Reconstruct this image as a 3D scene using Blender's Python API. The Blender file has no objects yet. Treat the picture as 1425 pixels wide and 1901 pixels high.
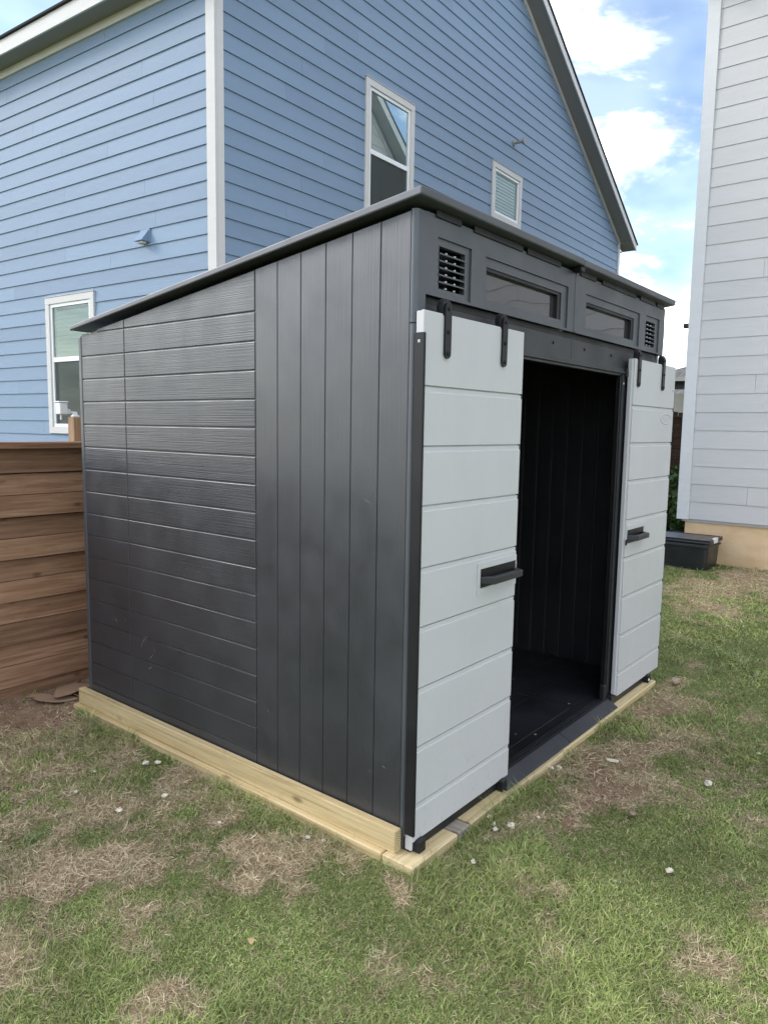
import bpy, bmesh, math, random
import numpy as np
from mathutils import Vector, Matrix

random.seed(7); rng = np.random.default_rng(11)
SC = bpy.context.scene
COL = SC.collection

# ------------------------------------------------------------------ camera
CAM = Vector((-2.0723, -1.5466, 1.5852)); YAW, PITCH, ROLL, FPX = 0.8925, -0.1152, 0.0163, 1351.6
fw = Vector((math.sin(YAW)*math.cos(PITCH), math.cos(YAW)*math.cos(PITCH), math.sin(PITCH)))
rt = Vector((math.cos(YAW), -math.sin(YAW), 0)); up = rt.cross(fw)
r2 = rt*math.cos(ROLL) + up*math.sin(ROLL); u2 = -rt*math.sin(ROLL) + up*math.cos(ROLL)
cd = bpy.data.cameras.new('camera'); cam = bpy.data.objects.new('camera', cd); COL.objects.link(cam)
cam.matrix_world = Matrix(((r2.x, u2.x, -fw.x, CAM.x), (r2.y, u2.y, -fw.y, CAM.y), (r2.z, u2.z, -fw.z, CAM.z), (0, 0, 0, 1)))
cd.sensor_fit = 'HORIZONTAL'; cd.sensor_width = 36; cd.lens = 36*FPX/1425; cd.clip_start = 0.05; cd.clip_end = 2000
SC.camera = cam

# ------------------------------------------------------------------ sky, sun, exposure
SUN_DIR = Vector((-0.50, 0.76, 0.56)).normalized()      # towards the sun (veiled by thin cloud)
W = bpy.data.worlds.new('World'); SC.world = W; W.use_nodes = True
nt = W.node_tree; nt.nodes.clear()
def wn(t, **k):
    n = nt.nodes.new(t)
    for a, b in k.items(): setattr(n, a, b)
    return n
sky = wn('ShaderNodeTexSky', sky_type='NISHITA', sun_disc=False)
sky.sun_elevation = math.asin(SUN_DIR.z); sky.sun_rotation = math.atan2(SUN_DIR.x, SUN_DIR.y)
sky.air_density = 1.0; sky.dust_density = 0.7; sky.ozone_density = 2.6
bg1 = wn('ShaderNodeBackground'); bg1.inputs[1].default_value = 0.074
bg2 = wn('ShaderNodeBackground'); bg2.inputs[0].default_value = (0.985, 0.99, 1.0, 1); bg2.inputs[1].default_value = 1.0
tc = wn('ShaderNodeTexCoord'); sep = wn('ShaderNodeSeparateXYZ')
nt.links.new(tc.outputs['Generated'], sep.inputs[0])
def wmath(op, a, b=None):
    m = wn('ShaderNodeMath', operation=op)
    for i, v in enumerate((a, b)):
        if v is None: continue
        if isinstance(v, (int, float)): m.inputs[i].default_value = v
        else: nt.links.new(v, m.inputs[i])
    return m.outputs[0]
zc = wmath('ADD', wmath('MAXIMUM', sep.outputs[2], 0.0), 0.22)
cmb = wn('ShaderNodeCombineXYZ')
nt.links.new(wmath('DIVIDE', sep.outputs[0], zc), cmb.inputs[0]); nt.links.new(wmath('DIVIDE', sep.outputs[1], zc), cmb.inputs[1])
mp = wn('ShaderNodeMapping'); mp.inputs['Location'].default_value = (12.4, 0.7, 0.0); mp.inputs['Scale'].default_value = (1.0, 1.25, 1.0)
nt.links.new(cmb.outputs[0], mp.inputs[0])
nz = wn('ShaderNodeTexNoise'); nz.inputs['Scale'].default_value = 1.9; nz.inputs['Detail'].default_value = 7; nz.inputs['Roughness'].default_value = 0.63; nz.inputs['Distortion'].default_value = 0.45
nt.links.new(mp.outputs[0], nz.inputs['Vector'])
rmp = wn('ShaderNodeValToRGB'); rmp.color_ramp.elements[0].position = 0.45; rmp.color_ramp.elements[1].position = 0.64
rmp.color_ramp.interpolation = 'EASE'
nt.links.new(nz.outputs['Fac'], rmp.inputs[0])
hz = wn('ShaderNodeMapRange'); hz.inputs['From Min'].default_value = 0.0; hz.inputs['From Max'].default_value = 0.14
hz.inputs['To Min'].default_value = 0.75; hz.inputs['To Max'].default_value = 0.0
nt.links.new(sep.outputs[2], hz.inputs[0])
fac = wmath('MAXIMUM', wmath('ADD', wmath('MULTIPLY', rmp.outputs[0], 0.88), 0.08), hz.outputs[0])
nz2 = wn('ShaderNodeTexNoise'); nz2.inputs['Scale'].default_value = 3.6; nz2.inputs['Detail'].default_value = 3
nt.links.new(mp.outputs[0], nz2.inputs['Vector'])
mr = wn('ShaderNodeMapRange'); mr.inputs['From Min'].default_value = 0.34; mr.inputs['From Max'].default_value = 0.60
mr.inputs['To Min'].default_value = 0.30; mr.inputs['To Max'].default_value = 1.15
nt.links.new(nz2.outputs['Fac'], mr.inputs[0]); nt.links.new(mr.outputs[0], bg2.inputs[1])
mx = wn('ShaderNodeMixShader'); out = wn('ShaderNodeOutputWorld')
nt.links.new(sky.outputs[0], bg1.inputs[0]); nt.links.new(fac, mx.inputs[0]); nt.links.new(bg1.outputs[0], mx.inputs[1]); nt.links.new(bg2.outputs[0], mx.inputs[2])
nt.links.new(mx.outputs[0], out.inputs[0])

sd = bpy.data.lights.new('sun', 'SUN'); sd.energy = 0.45; sd.angle = math.radians(20); sd.color = (1.0, 0.985, 0.955)
so = bpy.data.objects.new('sun', sd); COL.objects.link(so); so.rotation_euler = SUN_DIR.to_track_quat('Z', 'Y').to_euler(); so.location = (-6, 2, 12)

SC.view_settings.view_transform = 'Standard'; SC.view_settings.look = 'None'; SC.view_settings.gamma = 1.0
SC.view_settings.use_curve_mapping = False; SC.view_settings.exposure = 1.98
SC.render.engine = 'CYCLES'
SC.cycles.max_bounces = 5; SC.cycles.diffuse_bounces = 3; SC.cycles.glossy_bounces = 3; SC.cycles.transparent_max_bounces = 8
SC.render.resolution_x = 767; SC.render.resolution_y = 1024

# ------------------------------------------------------------------ material helpers
class MT:
    def __init__(s, name, base=(.5, .5, .5), rough=.5, spec=.5, metal=0.0):
        s.m = bpy.data.materials.new(name); s.m.use_nodes = True; s.t = s.m.node_tree
        s.b = s.t.nodes['Principled BSDF']
        s.b.inputs['Base Color'].default_value = (*base, 1); s.b.inputs['Roughness'].default_value = rough
        s.b.inputs['Specular IOR Level'].default_value = spec; s.b.inputs['Metallic'].default_value = metal
        s.base = base; s.h = None
    def n(s, t, **k):
        x = s.t.nodes.new(t)
        for a, b in k.items(): setattr(x, a, b)
        return x
    def l(s, a, b): s.t.links.new(a, b)
    def coord(s, scale=(1, 1, 1), rot=(0, 0, 0), loc=(0, 0, 0), kind='Object'):
        c = s.n('ShaderNodeTexCoord'); m = s.n('ShaderNodeMapping')
        m.inputs['Scale'].default_value = scale; m.inputs['Rotation'].default_value = rot; m.inputs['Location'].default_value = loc
        s.l(c.outputs[kind], m.inputs[0]); return m.outputs[0]
    def noise(s, vec, scale=5, detail=4, rough=.5, dist=0):
        x = s.n('ShaderNodeTexNoise'); x.inputs['Scale'].default_value = scale; x.inputs['Detail'].default_value = detail
        x.inputs['Roughness'].default_value = rough; x.inputs['Distortion'].default_value = dist
        s.l(vec, x.inputs['Vector']); return x.outputs['Fac']
    def ramp(s, fac, stops):
        r = s.n('ShaderNodeValToRGB'); e = r.color_ramp.elements
        while len(e) < len(stops): e.new(0.5)
        for i, (p, c) in enumerate(stops):
            e[i].position = p; e[i].color = (*c, 1) if len(c) == 3 else c
        s.l(fac, r.inputs[0]); return r.outputs[0]
    def map(s, fac, a, b, c, d):
        r = s.n('ShaderNodeMapRange'); 
        for i, v in zip(('From Min', 'From Max', 'To Min', 'To Max'), (a, b, c, d)): r.inputs[i].default_value = v
        s.l(fac, r.inputs[0]); return r.outputs[0]
    def math(s, op, a, b=None):
        m = s.n('ShaderNodeMath', operation=op)
        for i, v in enumerate((a, b)):
            if v is None: continue
            if isinstance(v, (int, float)): m.inputs[i].default_value = v
            else: s.l(v, m.inputs[i])
        return m.outputs[0]
    def mix(s, fac, a, b, mode='MIX'):
        m = s.n('ShaderNodeMix', data_type='RGBA', blend_type=mode)
        for i, v in ((0, fac), (6, a), (7, b)):
            if isinstance(v, (int, float)): m.inputs[i].default_value = v
            elif isinstance(v, tuple): m.inputs[i].default_value = (*v, 1) if len(v) == 3 else v
            else: s.l(v, m.inputs[i])
        return m.outputs[2]
    def color(s, c): s.l(c, s.b.inputs['Base Color'])
    def rough(s, c): s.l(c, s.b.inputs['Roughness'])
    def bump(s, h, strength=.3, dist=.01):
        b = s.n('ShaderNodeBump'); b.inputs['Strength'].default_value = strength; b.inputs['Distance'].default_value = dist
        s.l(h, b.inputs['Height'])
        if s.h is not None: s.l(s.h, b.inputs['Normal'])
        s.h = b.outputs[0]; s.l(s.h, s.b.inputs['Normal'])
    def rnd(s):
        return s.n('ShaderNodeObjectInfo').outputs['Random']
    def vary(s, base, lo, hi, tint=None):
        """base colour (socket or tuple) times a random brightness per object"""
        f = s.map(s.rnd(), 0, 1, lo, hi); c = s.n('ShaderNodeCombineColor')
        for i in range(3): s.l(f, c.inputs[i])
        return s.mix(1.0, base, c.outputs[0], 'MULTIPLY')

M = {}
def plastic(name, base, rough, axis=None, spec=.5, dirt=.25, gs=1.0, spk=True):
    m = MT(name, base, rough, spec)
    v = m.coord()
    blot = m.noise(v, 2.3, 5, .6)
    d = tuple(min(1, c*(1+dirt)+.006) for c in base)
    c = m.mix(m.map(blot, .35, .7, 0, 1), base, d)
    if spk:
        sp = m.noise(v, 130, 1, .5); c = m.mix(m.map(sp, .74, .78, 0, .35), c, tuple(min(1, x*1.8+.05) for x in base))
    m.color(c)
    m.rough(m.map(m.noise(v, 6, 4), .3, .7, rough-.06, rough+.10))
    if axis:
        sc = {'y': (30, 2.2, 215*gs), 'z': (30, 215*gs, 2.2), 'x': (2.2, 30, 165*gs)}[axis]
        g = m.noise(m.coord(sc), 1.0, 2, .55)
        m.bump(m.map(g, .3, .7, 0, 1), .20, .0026)
    else:
        m.bump(m.noise(v, 420, 2), .10, .001)
    M[name] = m.m; return m
plastic('shed_h', (.0205, .0232, .0280), .40, 'y', spec=1.0)
plastic('shed_v', (.0205, .0232, .0280), .40, 'z', spec=1.0)
plastic('shed_plain', (.050, .055, .063), .40, spec=.8)
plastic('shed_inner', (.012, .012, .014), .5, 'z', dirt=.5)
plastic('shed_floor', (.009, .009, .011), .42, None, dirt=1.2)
plastic('ramp_grey', (.020, .021, .026), .5, None, dirt=.5)
dm = plastic('door_grey', (.560, .548, .540), .46, None, dirt=.04, spk=False)
_v = dm.coord(); _s = dm.n('ShaderNodeSeparateXYZ'); dm.l(_v, _s.inputs[0])
_g = dm.math('MULTIPLY', dm.map(_s.outputs[2], .05, .55, 1.0, .12), dm.map(dm.noise(_v, 34, 4, .7), .56, .72, 0, .26))
_c = dm.b.inputs['Base Color'].links[0].from_socket; _c = dm.mix(_g, _c, (.30, .25, .20)); _st = dm.noise(dm.coord((9, 9, .8)), 1.4, 4, .6)
dm.color(dm.mix(dm.map(_st, .45, .75, 0, .08), _c, (.40, .40, .39)))
dm.bump(dm.noise(dm.coord((3, 3, 150)), 1.0, 2, .5), .06, .002)
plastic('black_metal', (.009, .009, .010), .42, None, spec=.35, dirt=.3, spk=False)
plastic('charcoal_metal', (.026, .026, .028), .45, None, dirt=.3, spk=False)
plastic('tote_black', (.012, .013, .015), .35, None, dirt=.6)
plastic('tote_lid', (.075, .080, .092), .34, None, dirt=.6)
plastic('white_plastic', (.80, .80, .79), .4, None, dirt=.02, spk=False)
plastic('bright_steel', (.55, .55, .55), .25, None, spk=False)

def siding(name, base, lo, hi, spec=.35):
    m = MT(name, base, .6, spec)
    v = m.coord()
    c = m.vary(base, lo, hi)
    st = m.noise(m.coord((1.2, 1.2, 9)), 1.3, 5, .6)
    c = m.mix(m.map(st, .35, .75, 0, .28), c, tuple(min(1, x*1.16+.01) for x in base))
    gr = m.noise(m.coord((2.2, 2.2, 60)), 2.0, 3, .6)
    m.color(c); m.bump(m.map(gr, .35, .7, 0, 1), .35, .0025)
    M[name] = m.m
siding('blue_siding', (.200, .274, .376), .93, 1.06)
siding('white_siding', (.56, .542, .53), .97, 1.02)
siding('trim', (.60, .575, .555), .97, 1.03)
siding('white_trim', (.66, .65, .645), .98, 1.01)
siding('soffit', (.26, .245, .235), .98, 1.02)
siding('far_wall', (.62, .60, .57), .95, 1.03)
siding('far_grey', (.30, .30, .28), .95, 1.03)
m = MT('vinyl', (.82, .82, .82), .35); M['vinyl'] = m.m
m = MT('blind', (.36, .40, .37), .5); M['blind'] = m.m
m = MT('blind_bright', (.92, .93, .90), .5); M['blind_bright'] = m.m
m = MT('room', (.10, .105, .10), .9); M['room'] = m.m
m = MT('screen', (.10, .11, .105), .8, .2); m.b.inputs['Alpha'].default_value = .42; M['screen'] = m.m

def glass(name, tint, wav, ior, dist, scl=3.0, opaque=None):
    m = bpy.data.materials.new(name); m.use_nodes = True; t = m.node_tree; t.nodes.clear()
    o = t.nodes.new('ShaderNodeOutputMaterial'); g = t.nodes.new('ShaderNodeBsdfGlossy'); g.inputs['Roughness'].default_value = .012
    tr = t.nodes.new('ShaderNodeBsdfTransparent' if opaque is None else 'ShaderNodeBsdfDiffuse'); tr.inputs[0].default_value = (*(tint if opaque is None else opaque), 1)
    f = t.nodes.new('ShaderNodeFresnel'); f.inputs[0].default_value = ior; mx = t.nodes.new('ShaderNodeMixShader')
    g.inputs[0].default_value = (*tint, 1)
    c = t.nodes.new('ShaderNodeTexCoord'); n = t.nodes.new('ShaderNodeTexNoise'); n.inputs['Scale'].default_value = scl; n.inputs['Detail'].default_value = 1
    b = t.nodes.new('ShaderNodeBump'); b.inputs['Strength'].default_value = wav; b.inputs['Distance'].default_value = dist
    t.links.new(c.outputs['Object'], n.inputs['Vector']); t.links.new(n.outputs[0], b.inputs['Height']); t.links.new(b.outputs[0], g.inputs['Normal'])
    t.links.new(f.outputs[0], mx.inputs[0]); t.links.new(tr.outputs[0], mx.inputs[1]); t.links.new(g.outputs[0], mx.inputs[2]); t.links.new(mx.outputs[0], o.inputs[0])
    M[name] = m
glass('window_glass', (.84, .96, .91), .03, 1.75, .02, 1.2)
glass('clear_glass', (.93, 1.0, .97), .03, 1.35, .02, 1.2)
glass('coated_glass', (.82, .96, .94), .03, 5.6, .02, 1.0)
glass('shed_glass', (.85, .85, .88), .30, 2.0, .02, 2.2, opaque=(.045, .043, .043))

def wood(name, c0, c1, c2, axis, knots=True, lo=.9, hi=1.08, rough=.7, bump=.35, scale=1.0, along=1.5, stain=.22):
    m = MT(name, c1, rough, .3)
    ax = 'xyz'.index(axis)
    sc = [52*scale]*3; sc[ax] = along*scale
    r = m.rnd(); 
    cmb = m.n('ShaderNodeVectorMath', operation='ADD'); off = m.n('ShaderNodeCombineXYZ')
    for i in range(3): m.l(m.math('MULTIPLY', r, 37.0+11*i), off.inputs[i])
    m.l(m.coord(tuple(sc)), cmb.inputs[0]); m.l(off.outputs[0], cmb.inputs[1])
    g = m.noise(cmb.outputs[0], 1.0, 5, .62, .6)
    c = m.ramp(g, [(.30, c0), (.47, c1), (.66, c2)])
    sc2 = [5*scale]*3; sc2[ax] = 1.1*scale
    cm2 = m.n('ShaderNodeVectorMath', operation='ADD'); m.l(m.coord(tuple(sc2)), cm2.inputs[0]); m.l(off.outputs[0], cm2.inputs[1])
    bl = m.noise(cm2.outputs[0], 1.0, 4, .6)
    c = m.mix(m.map(bl, .35, .7, 0, .4), c, c0)
    if knots:
        sc3 = [9*scale]*3; sc3[ax] = 4.2*scale
        vo = m.n('ShaderNodeTexVoronoi'); vo.inputs['Scale'].default_value = 1.0; vo.inputs['Randomness'].default_value = 1.0
        cm3 = m.n('ShaderNodeVectorMath', operation='ADD'); m.l(m.coord(tuple(sc3)), cm3.inputs[0]); m.l(off.outputs[0], cm3.inputs[1])
        m.l(cm3.outputs[0], vo.inputs['Vector'])
        k = m.map(vo.outputs['Distance'], .06, .17, .75, 0)
        c = m.mix(k, c, tuple(x*.42 for x in c0))
    sp_ = m.noise(m.coord((14, 14, 14)), 1.0, 6, .7); c = m.mix(m.map(sp_, .56, .74, 0, stain), c, tuple(x*.45 for x in c0))
    m.color(m.vary(c, lo, hi)); fg = m.noise(m.coord(tuple(x*3.2 for x in sc)), 1.0, 2, .5); m.bump(m.map(g, .3, .7, 0, 1), bump, .003); m.bump(fg, .3, .0012)
    M[name] = m.m
wood('pine_y', (.43, .305, .140), (.63, .480, .245), (.75, .60, .35), 'y')
wood('pine_x', (.45, .335, .165), (.65, .51, .28), (.77, .63, .39), 'x')
wood('grey_wood', (.20, .17, .13), (.30, .26, .21), (.38, .34, .28), 'y')
wood('fence_x', (.190, .097, .054), (.305, .166, .094), (.42, .25, .15), 'x', lo=.72, hi=1.25, scale=1.0, along=2.6)
wood('grey_x', (.12, .085, .06), (.22, .165, .12), (.31, .25, .19), 'x', lo=.9, hi=1.1)
wood('fence_y', (.055, .026, .014), (.085, .042, .022), (.13, .07, .04), 'y', lo=.85, hi=1.15, scale=.8)
wood('fence_dark', (.035, .022, .018), (.055, .035, .028), (.09, .06, .05), 'z', knots=False)
wood('post_z', (.22, .12, .06), (.34, .21, .12), (.44, .29, .18), 'z', knots=False)
wood('chip', (.22, .15, .10), (.36, .27, .19), (.5, .4, .3), 'x', knots=False, scale=3)

m = MT('end_grain', (.5, .4, .22), .8, .2); wv_ = m.n('ShaderNodeTexWave', wave_type='RINGS', rings_direction='Y'); wv_.inputs['Scale'].default_value = 38; wv_.inputs['Distortion'].default_value = 1.2; wv_.inputs['Detail Scale'].default_value = 1.5
m.l(m.coord((1, 1, 1), loc=(.035, 0, -.075)), wv_.inputs['Vector']); m.color(m.ramp(wv_.outputs['Fac'], [(.2, (.33, .24, .11)), (.6, (.52, .42, .23)), (.9, (.60, .50, .30))])); M['end_grain'] = m.m
m = MT('card', (.30, .20, .13), .85, .2); m.color(m.mix(m.noise(m.coord(), 9, 4), (.25, .15, .09), (.37, .26, .18))); M['card'] = m.m
m = MT('stone', (.62, .58, .50), .85, .2); m.color(m.vary(m.mix(m.noise(m.coord(), 40, 4), (.58, .50, .37), (.84, .76, .61)), .8, 1.1)); m.bump(m.noise(m.coord(), 90, 4), .5, .004); M['stone'] = m.m
m = MT('rock', (.06, .06, .065), .8, .3); m.bump(m.noise(m.coord(), 30, 5), .6, .02); M['rock'] = m.m
m = MT('leaf_dry', (.46, .34, .16), .7, .2); M['leaf_dry'] = m.m
m = MT('concrete_tan', (.52, .37, .22), .9, .2)
v = m.coord(); a = m.noise(m.coord((1, 1, 2.2)), 1.6, 6, .65); b = m.noise(v, 22, 5, .6)
c = m.ramp(a, [(.3, (.60, .40, .22)), (.55, (.74, .53, .32)), (.75, (.80, .61, .40))])
c = m.mix(m.map(b, .60, .75, 0, .45), c, (.45, .36, .26)); m.color(c); m.bump(b, .35, .006); M['concrete_tan'] = m.m
m = MT('shingle', (.10, .095, .09), .9, .2); br = m.n('ShaderNodeTexBrick'); br.inputs['Scale'].default_value = 3.0
m.l(m.coord((1, 1, 1.6)), br.inputs['Vector']); br.inputs['Color1'].default_value = (.12, .115, .105, 1); br.inputs['Color2'].default_value = (.20, .19, .175, 1); br.inputs['Mortar'].default_value = (.07, .07, .065, 1)
br.inputs['Mortar Size'].default_value = .02; m.color(br.outputs[0]); M['shingle'] = m.m
m = MT('shingle_edge', (.035, .034, .034), .9, .2); M['shingle_edge'] = m.m
m = MT('leaf', (.06, .12, .03), .5, .4); m.color(m.mix(m.noise(m.coord(), 14, 3), (.035, .085, .02), (.13, .20, .055))); M['leaf'] = m.m
m = MT('scuff', (.22, .22, .22), .8, .2); m.b.inputs['Alpha'].default_value = .5; M['scuff'] = m.m
# ground: soil, thatch and short turf mixed by the mask stored on the sheet
m = MT('ground', (.2, .15, .1), .95, .15)
at = m.n('ShaderNodeAttribute'); at.attribute_name = 'mask'; sp = m.n('ShaderNodeSeparateColor'); m.l(at.outputs['Color'], sp.inputs[0])
v = m.coord(); f1 = m.noise(v, 14, 8, .7); f2 = m.noise(v, 90, 4, .65); f3 = m.noise(v, 3, 5, .6)
soil = m.ramp(f1, [(.3, (.16, .10, .062)), (.5, (.27, .175, .115)), (.7, (.38, .265, .185))])
that = m.ramp(f2, [(.3, (.21, .15, .09)), (.5, (.36, .27, .165)), (.7, (.52, .41, .265))])
turf = m.ramp(f2, [(.3, (.075, .10, .030)), (.55, (.15, .175, .06)), (.75, (.25, .24, .115))])
c = m.mix(sp.outputs[0], turf, that); c = m.mix(sp.outputs[1], c, soil)
m.color(c); m.bump(f1, .6, .03); m.bump(f2, .5, .008); M['ground'] = m.m
m = MT('grass', (.1, .15, .05), .55, .25); at = m.n('ShaderNodeAttribute'); at.attribute_name = 'tint'; m.color(at.outputs['Color'])
m.b.inputs['Subsurface Weight'].default_value = 0.0; M['grass'] = m.m

# ------------------------------------------------------------------ object helpers
WL = {}
def link(o, parent=None, label=None, cat=None, group=None, kind=None):
    COL.objects.link(o)
    if parent is not None: o.parent = parent
    if label: o['label'] = label
    if cat: o['category'] = cat
    if group: o['group'] = group
    if kind: o['kind'] = kind
    return o
def thing(name, loc, label, cat, group=None):
    o = bpy.data.objects.new(name, None); o.empty_display_size = .1; o.location = loc
    WL[o] = Vector(loc); return link(o, None, label, cat, group)
def add(name, verts, faces, mat, parent=None, smooth=False, loc=None, **kw):
    """one mesh object; verts are world coordinates"""
    o0 = WL[parent] if parent is not None else Vector(loc if loc is not None else (0, 0, 0))
    me = bpy.data.meshes.new(name); me.from_pydata([(v[0]-o0.x, v[1]-o0.y, v[2]-o0.z) for v in verts], [], faces)
    me.materials.append(M[mat]); 
    if smooth: me.polygons.foreach_set('use_smooth', [True]*len(me.polygons))
    me.update(); o = bpy.data.objects.new(name, me); WL[o] = o0
    if parent is None: o.location = o0
    return link(o, parent, **kw)
def fromb(bm):
    bm.verts.index_update(); v = [tuple(x.co) for x in bm.verts]; f = [[q.index for q in p.verts] for p in bm.faces]; bm.free(); return v, f
def bbox(x0, x1, y0, y1, z0, z1, bev=0.0, seg=1):
    bm = bmesh.new(); bmesh.ops.create_cube(bm, size=1)
    for v in bm.verts: v.co = Vector(((x0+x1)/2+v.co.x*(x1-x0), (y0+y1)/2+v.co.y*(y1-y0), (z0+z1)/2+v.co.z*(z1-z0)))
    if bev > 0:
        bev = min(bev, .45*min(abs(x1-x0), abs(y1-y0), abs(z1-z0)))
        bmesh.ops.bevel(bm, geom=bm.edges[:], offset=bev, segments=seg, affect='EDGES', profile=.5)
    return fromb(bm)
class MB:
    def __init__(s): s.v = []; s.f = []
    def put(s, vf):
        o = len(s.v); s.v += list(vf[0]); s.f += [[i+o for i in f] for f in vf[1]]; return s
    def box(s, *a, **k): return s.put(bbox(*a, **k))
    def tf(s, fn): s.v = [fn(Vector(v)) for v in s.v]; return s
    def cyl(s, c, axis, r, h, n=16, r1=None):
        """cylinder from point c along axis vector, length h"""
        a = Vector(axis).normalized(); t = a.orthogonal().normalized(); b = a.cross(t); r1 = r if r1 is None else r1
        c = Vector(c); vs = []
        for k in range(n):
            q = 2*math.pi*k/n; d = t*math.cos(q)+b*math.sin(q); vs.append(c+d*r)
        for k in range(n):
            q = 2*math.pi*k/n; d = t*math.cos(q)+b*math.sin(q); vs.append(c+a*h+d*r1)
        fs = [[k, (k+1) % n, n+(k+1) % n, n+k] for k in range(n)]+[list(range(n))[::-1], list(range(n, 2*n))]
        return s.put((vs, fs))
    def make(s, name, mat, parent=None, **k): return add(name, s.v, s.f, mat, parent, **k)
def box(name, mat, parent, *a, bev=.003, seg=1, **k):
    v, f = bbox(*a, bev=bev, seg=seg); return add(name, v, f, mat, parent, **k)
def prism(pts, a0, a1, fn):
    """polygon pts (2-D) extruded between a0 and a1; fn(p, a) -> world"""
    n = len(pts); vs = [fn(p, a0) for p in pts]+[fn(p, a1) for p in pts]
    return vs, [[k, (k+1) % n, n+(k+1) % n, n+k] for k in range(n)]+[list(range(n))[::-1], list(range(n, 2*n))]
def holed(x0, x1, z0, z1, holes, y0, y1):
    """slab in the xz plane between depths y0 and y1 with rectangular holes"""
    xs = sorted({x0, x1, *[h[0] for h in holes], *[h[1] for h in holes]}); zs = sorted({z0, z1, *[h[2] for h in holes], *[h[3] for h in holes]})
    solid = lambda i, j: 0 <= i < len(xs)-1 and 0 <= j < len(zs)-1 and not any(h[0] <= (xs[i]+xs[i+1])/2 <= h[1] and h[2] <= (zs[j]+zs[j+1])/2 <= h[3] for h in holes)
    V = {}; vs = []; fs = []
    def vt(i, j, y):
        k = (i, j, y)
        if k not in V: V[k] = len(vs); vs.append((xs[i], y, zs[j]))
        return V[k]
    for i in range(len(xs)-1):
        for j in range(len(zs)-1):
            if not solid(i, j): continue
            fs.append([vt(i, j, y0), vt(i+1, j, y0), vt(i+1, j+1, y0), vt(i, j+1, y0)])
            fs.append([vt(i, j, y1), vt(i, j+1, y1), vt(i+1, j+1, y1), vt(i+1, j, y1)])
            for (di, dj, a, b) in ((-1, 0, (i, j), (i, j+1)), (1, 0, (i+1, j), (i+1, j+1)), (0, -1, (i, j), (i+1, j)), (0, 1, (i, j+1), (i+1, j+1))):
                if not solid(i+di, j+dj): fs.append([vt(*a, y0), vt(*a, y1), vt(*b, y1), vt(*b, y0)])
    return vs, fs

# ------------------------------------------------------------------ ground
def vnoise(x, y, seed):
    xi = np.floor(x).astype(np.int64); yi = np.floor(y).astype(np.int64); xf = x-xi; yf = y-yi
    def h(a, b):
        n = (a*374761393+b*668265263+seed*1442695041) & 0x7fffffff
        n = ((n ^ (n >> 13))*1274126177) & 0x7fffffff
        return ((n ^ (n >> 16)) & 0xffff)/65535.0
    u = xf*xf*(3-2*xf); w = yf*yf*(3-2*yf)
    return (h(xi, yi)*(1-u)+h(xi+1, yi)*u)*(1-w)+(h(xi, yi+1)*(1-u)+h(xi+1, yi+1)*u)*w
def fbm(x, y, s, seed, o=4):
    r = 0; a = .5; t = 0
    for k in range(o):
        r = r+a*vnoise(x*s+31.7*k, y*s+17.3*k, seed+k); t += a; a *= .5; s *= 2.03
    return r/t
def ss(a, b, x):
    t = np.clip((x-a)/(b-a), 0, 1); return t*t*(3-2*t)
def gz(x, y):
    x = np.asarray(x, float); y = np.asarray(y, float)
    z = -.030+.11*ss(2.2, 6.6, x)+(fbm(x, y, 2.2, 3)-.5)*.035+(fbm(x, y, 9, 8, 2)-.5)*.012
    return z
# (x, y, rx, ry, strength) of dry / bare places seen in the lawn
DRY = [(-.55, 1.25, .95, .95, .60), (-.2, .6, .5, .5, .50), (-1.1, .7, .5, .6, .45), (1.3, -.35, 1.1, .45, .50), (-.36, .42, .26, .13, .85), (-.93, .88, .22, .15, 1.0), (-1.2, .52, .16, .16, .9), (-1.04, .12, .12, .10, 1.0), (-.45, 1.95, .75, .55, .95), (-.55, 1.35, .55, .32, .75),
       (-.25, .95, .3, .5, .75), (1.2, -.30, .62, .24, 1.0), (.55, -.28, .4, .14, .6), (5.7, .2, 1.3, .42, 1.0), (5.3, -.5, .8, .3, .5), (2.4, -.25, .5, .2, .75), (-.12, -.10, .16, .07, .9), (.1, -.65, .25, .2, .45), (1.3, -1.0, .5, .2, .45),
       (-.9, .05, .2, .1, .5), (-.6, -.1, .5, .3, .35), (-1.5, .9, .3, .4, .6), (.35, -1.05, .3, .15, .35), (2.3, -.75, .4, .2, .4), (-.2, .25, .16, .1, .8)]
BARE = [(-.45, 2.25, .6, .30, 1.0), (-.75, 1.75, .25, .18, .8), (1.15, -.34, .38, .15, 1.0), (.80, -.32, .25, .09, .8), (1.55, -.35, .25, .10, .7), (-.28, .33, .07, .05, .7), (2.25, -.22, .3, .12, .6), (-.95, .83, .06, .05, .8), (-.13, -.17, .06, .03, .7), (5.9, .3, .6, .2, .5), (-.62, 2.5, .7, .2, .8), (-.2, 2.6, 1.4, .22, 1.3), (-1.0, 2.45, .7, .35, 1.2), (-.1, 2.4, .4, .2, 1.2)]
def blob(L, x, y):
    r = np.zeros_like(x)
    wx = x+(fbm(x, y, 4, 21)-.5)*.6; wy = y+(fbm(x, y, 4, 55)-.5)*.6
    for (a, b, c, d, s) in L:
        q = ((wx-a)/c)**2+((wy-b)/d)**2; r = np.maximum(r, s*np.exp(-q*.9))
    return r
def masks(x, y):
    dry = np.clip(blob(DRY, x, y)*1.1+(fbm(x, y, 6, 91)-.50)*1.3+(fbm(x, y, 19, 44, 2)-.5)*.6-.04, 0, 1); dry = ss(.18, .80, dry)
    bare = ss(.30, .75, blob(BARE, x, y)+(fbm(x, y, 11, 77)-.5)*.9)
    return dry, bare
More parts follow.
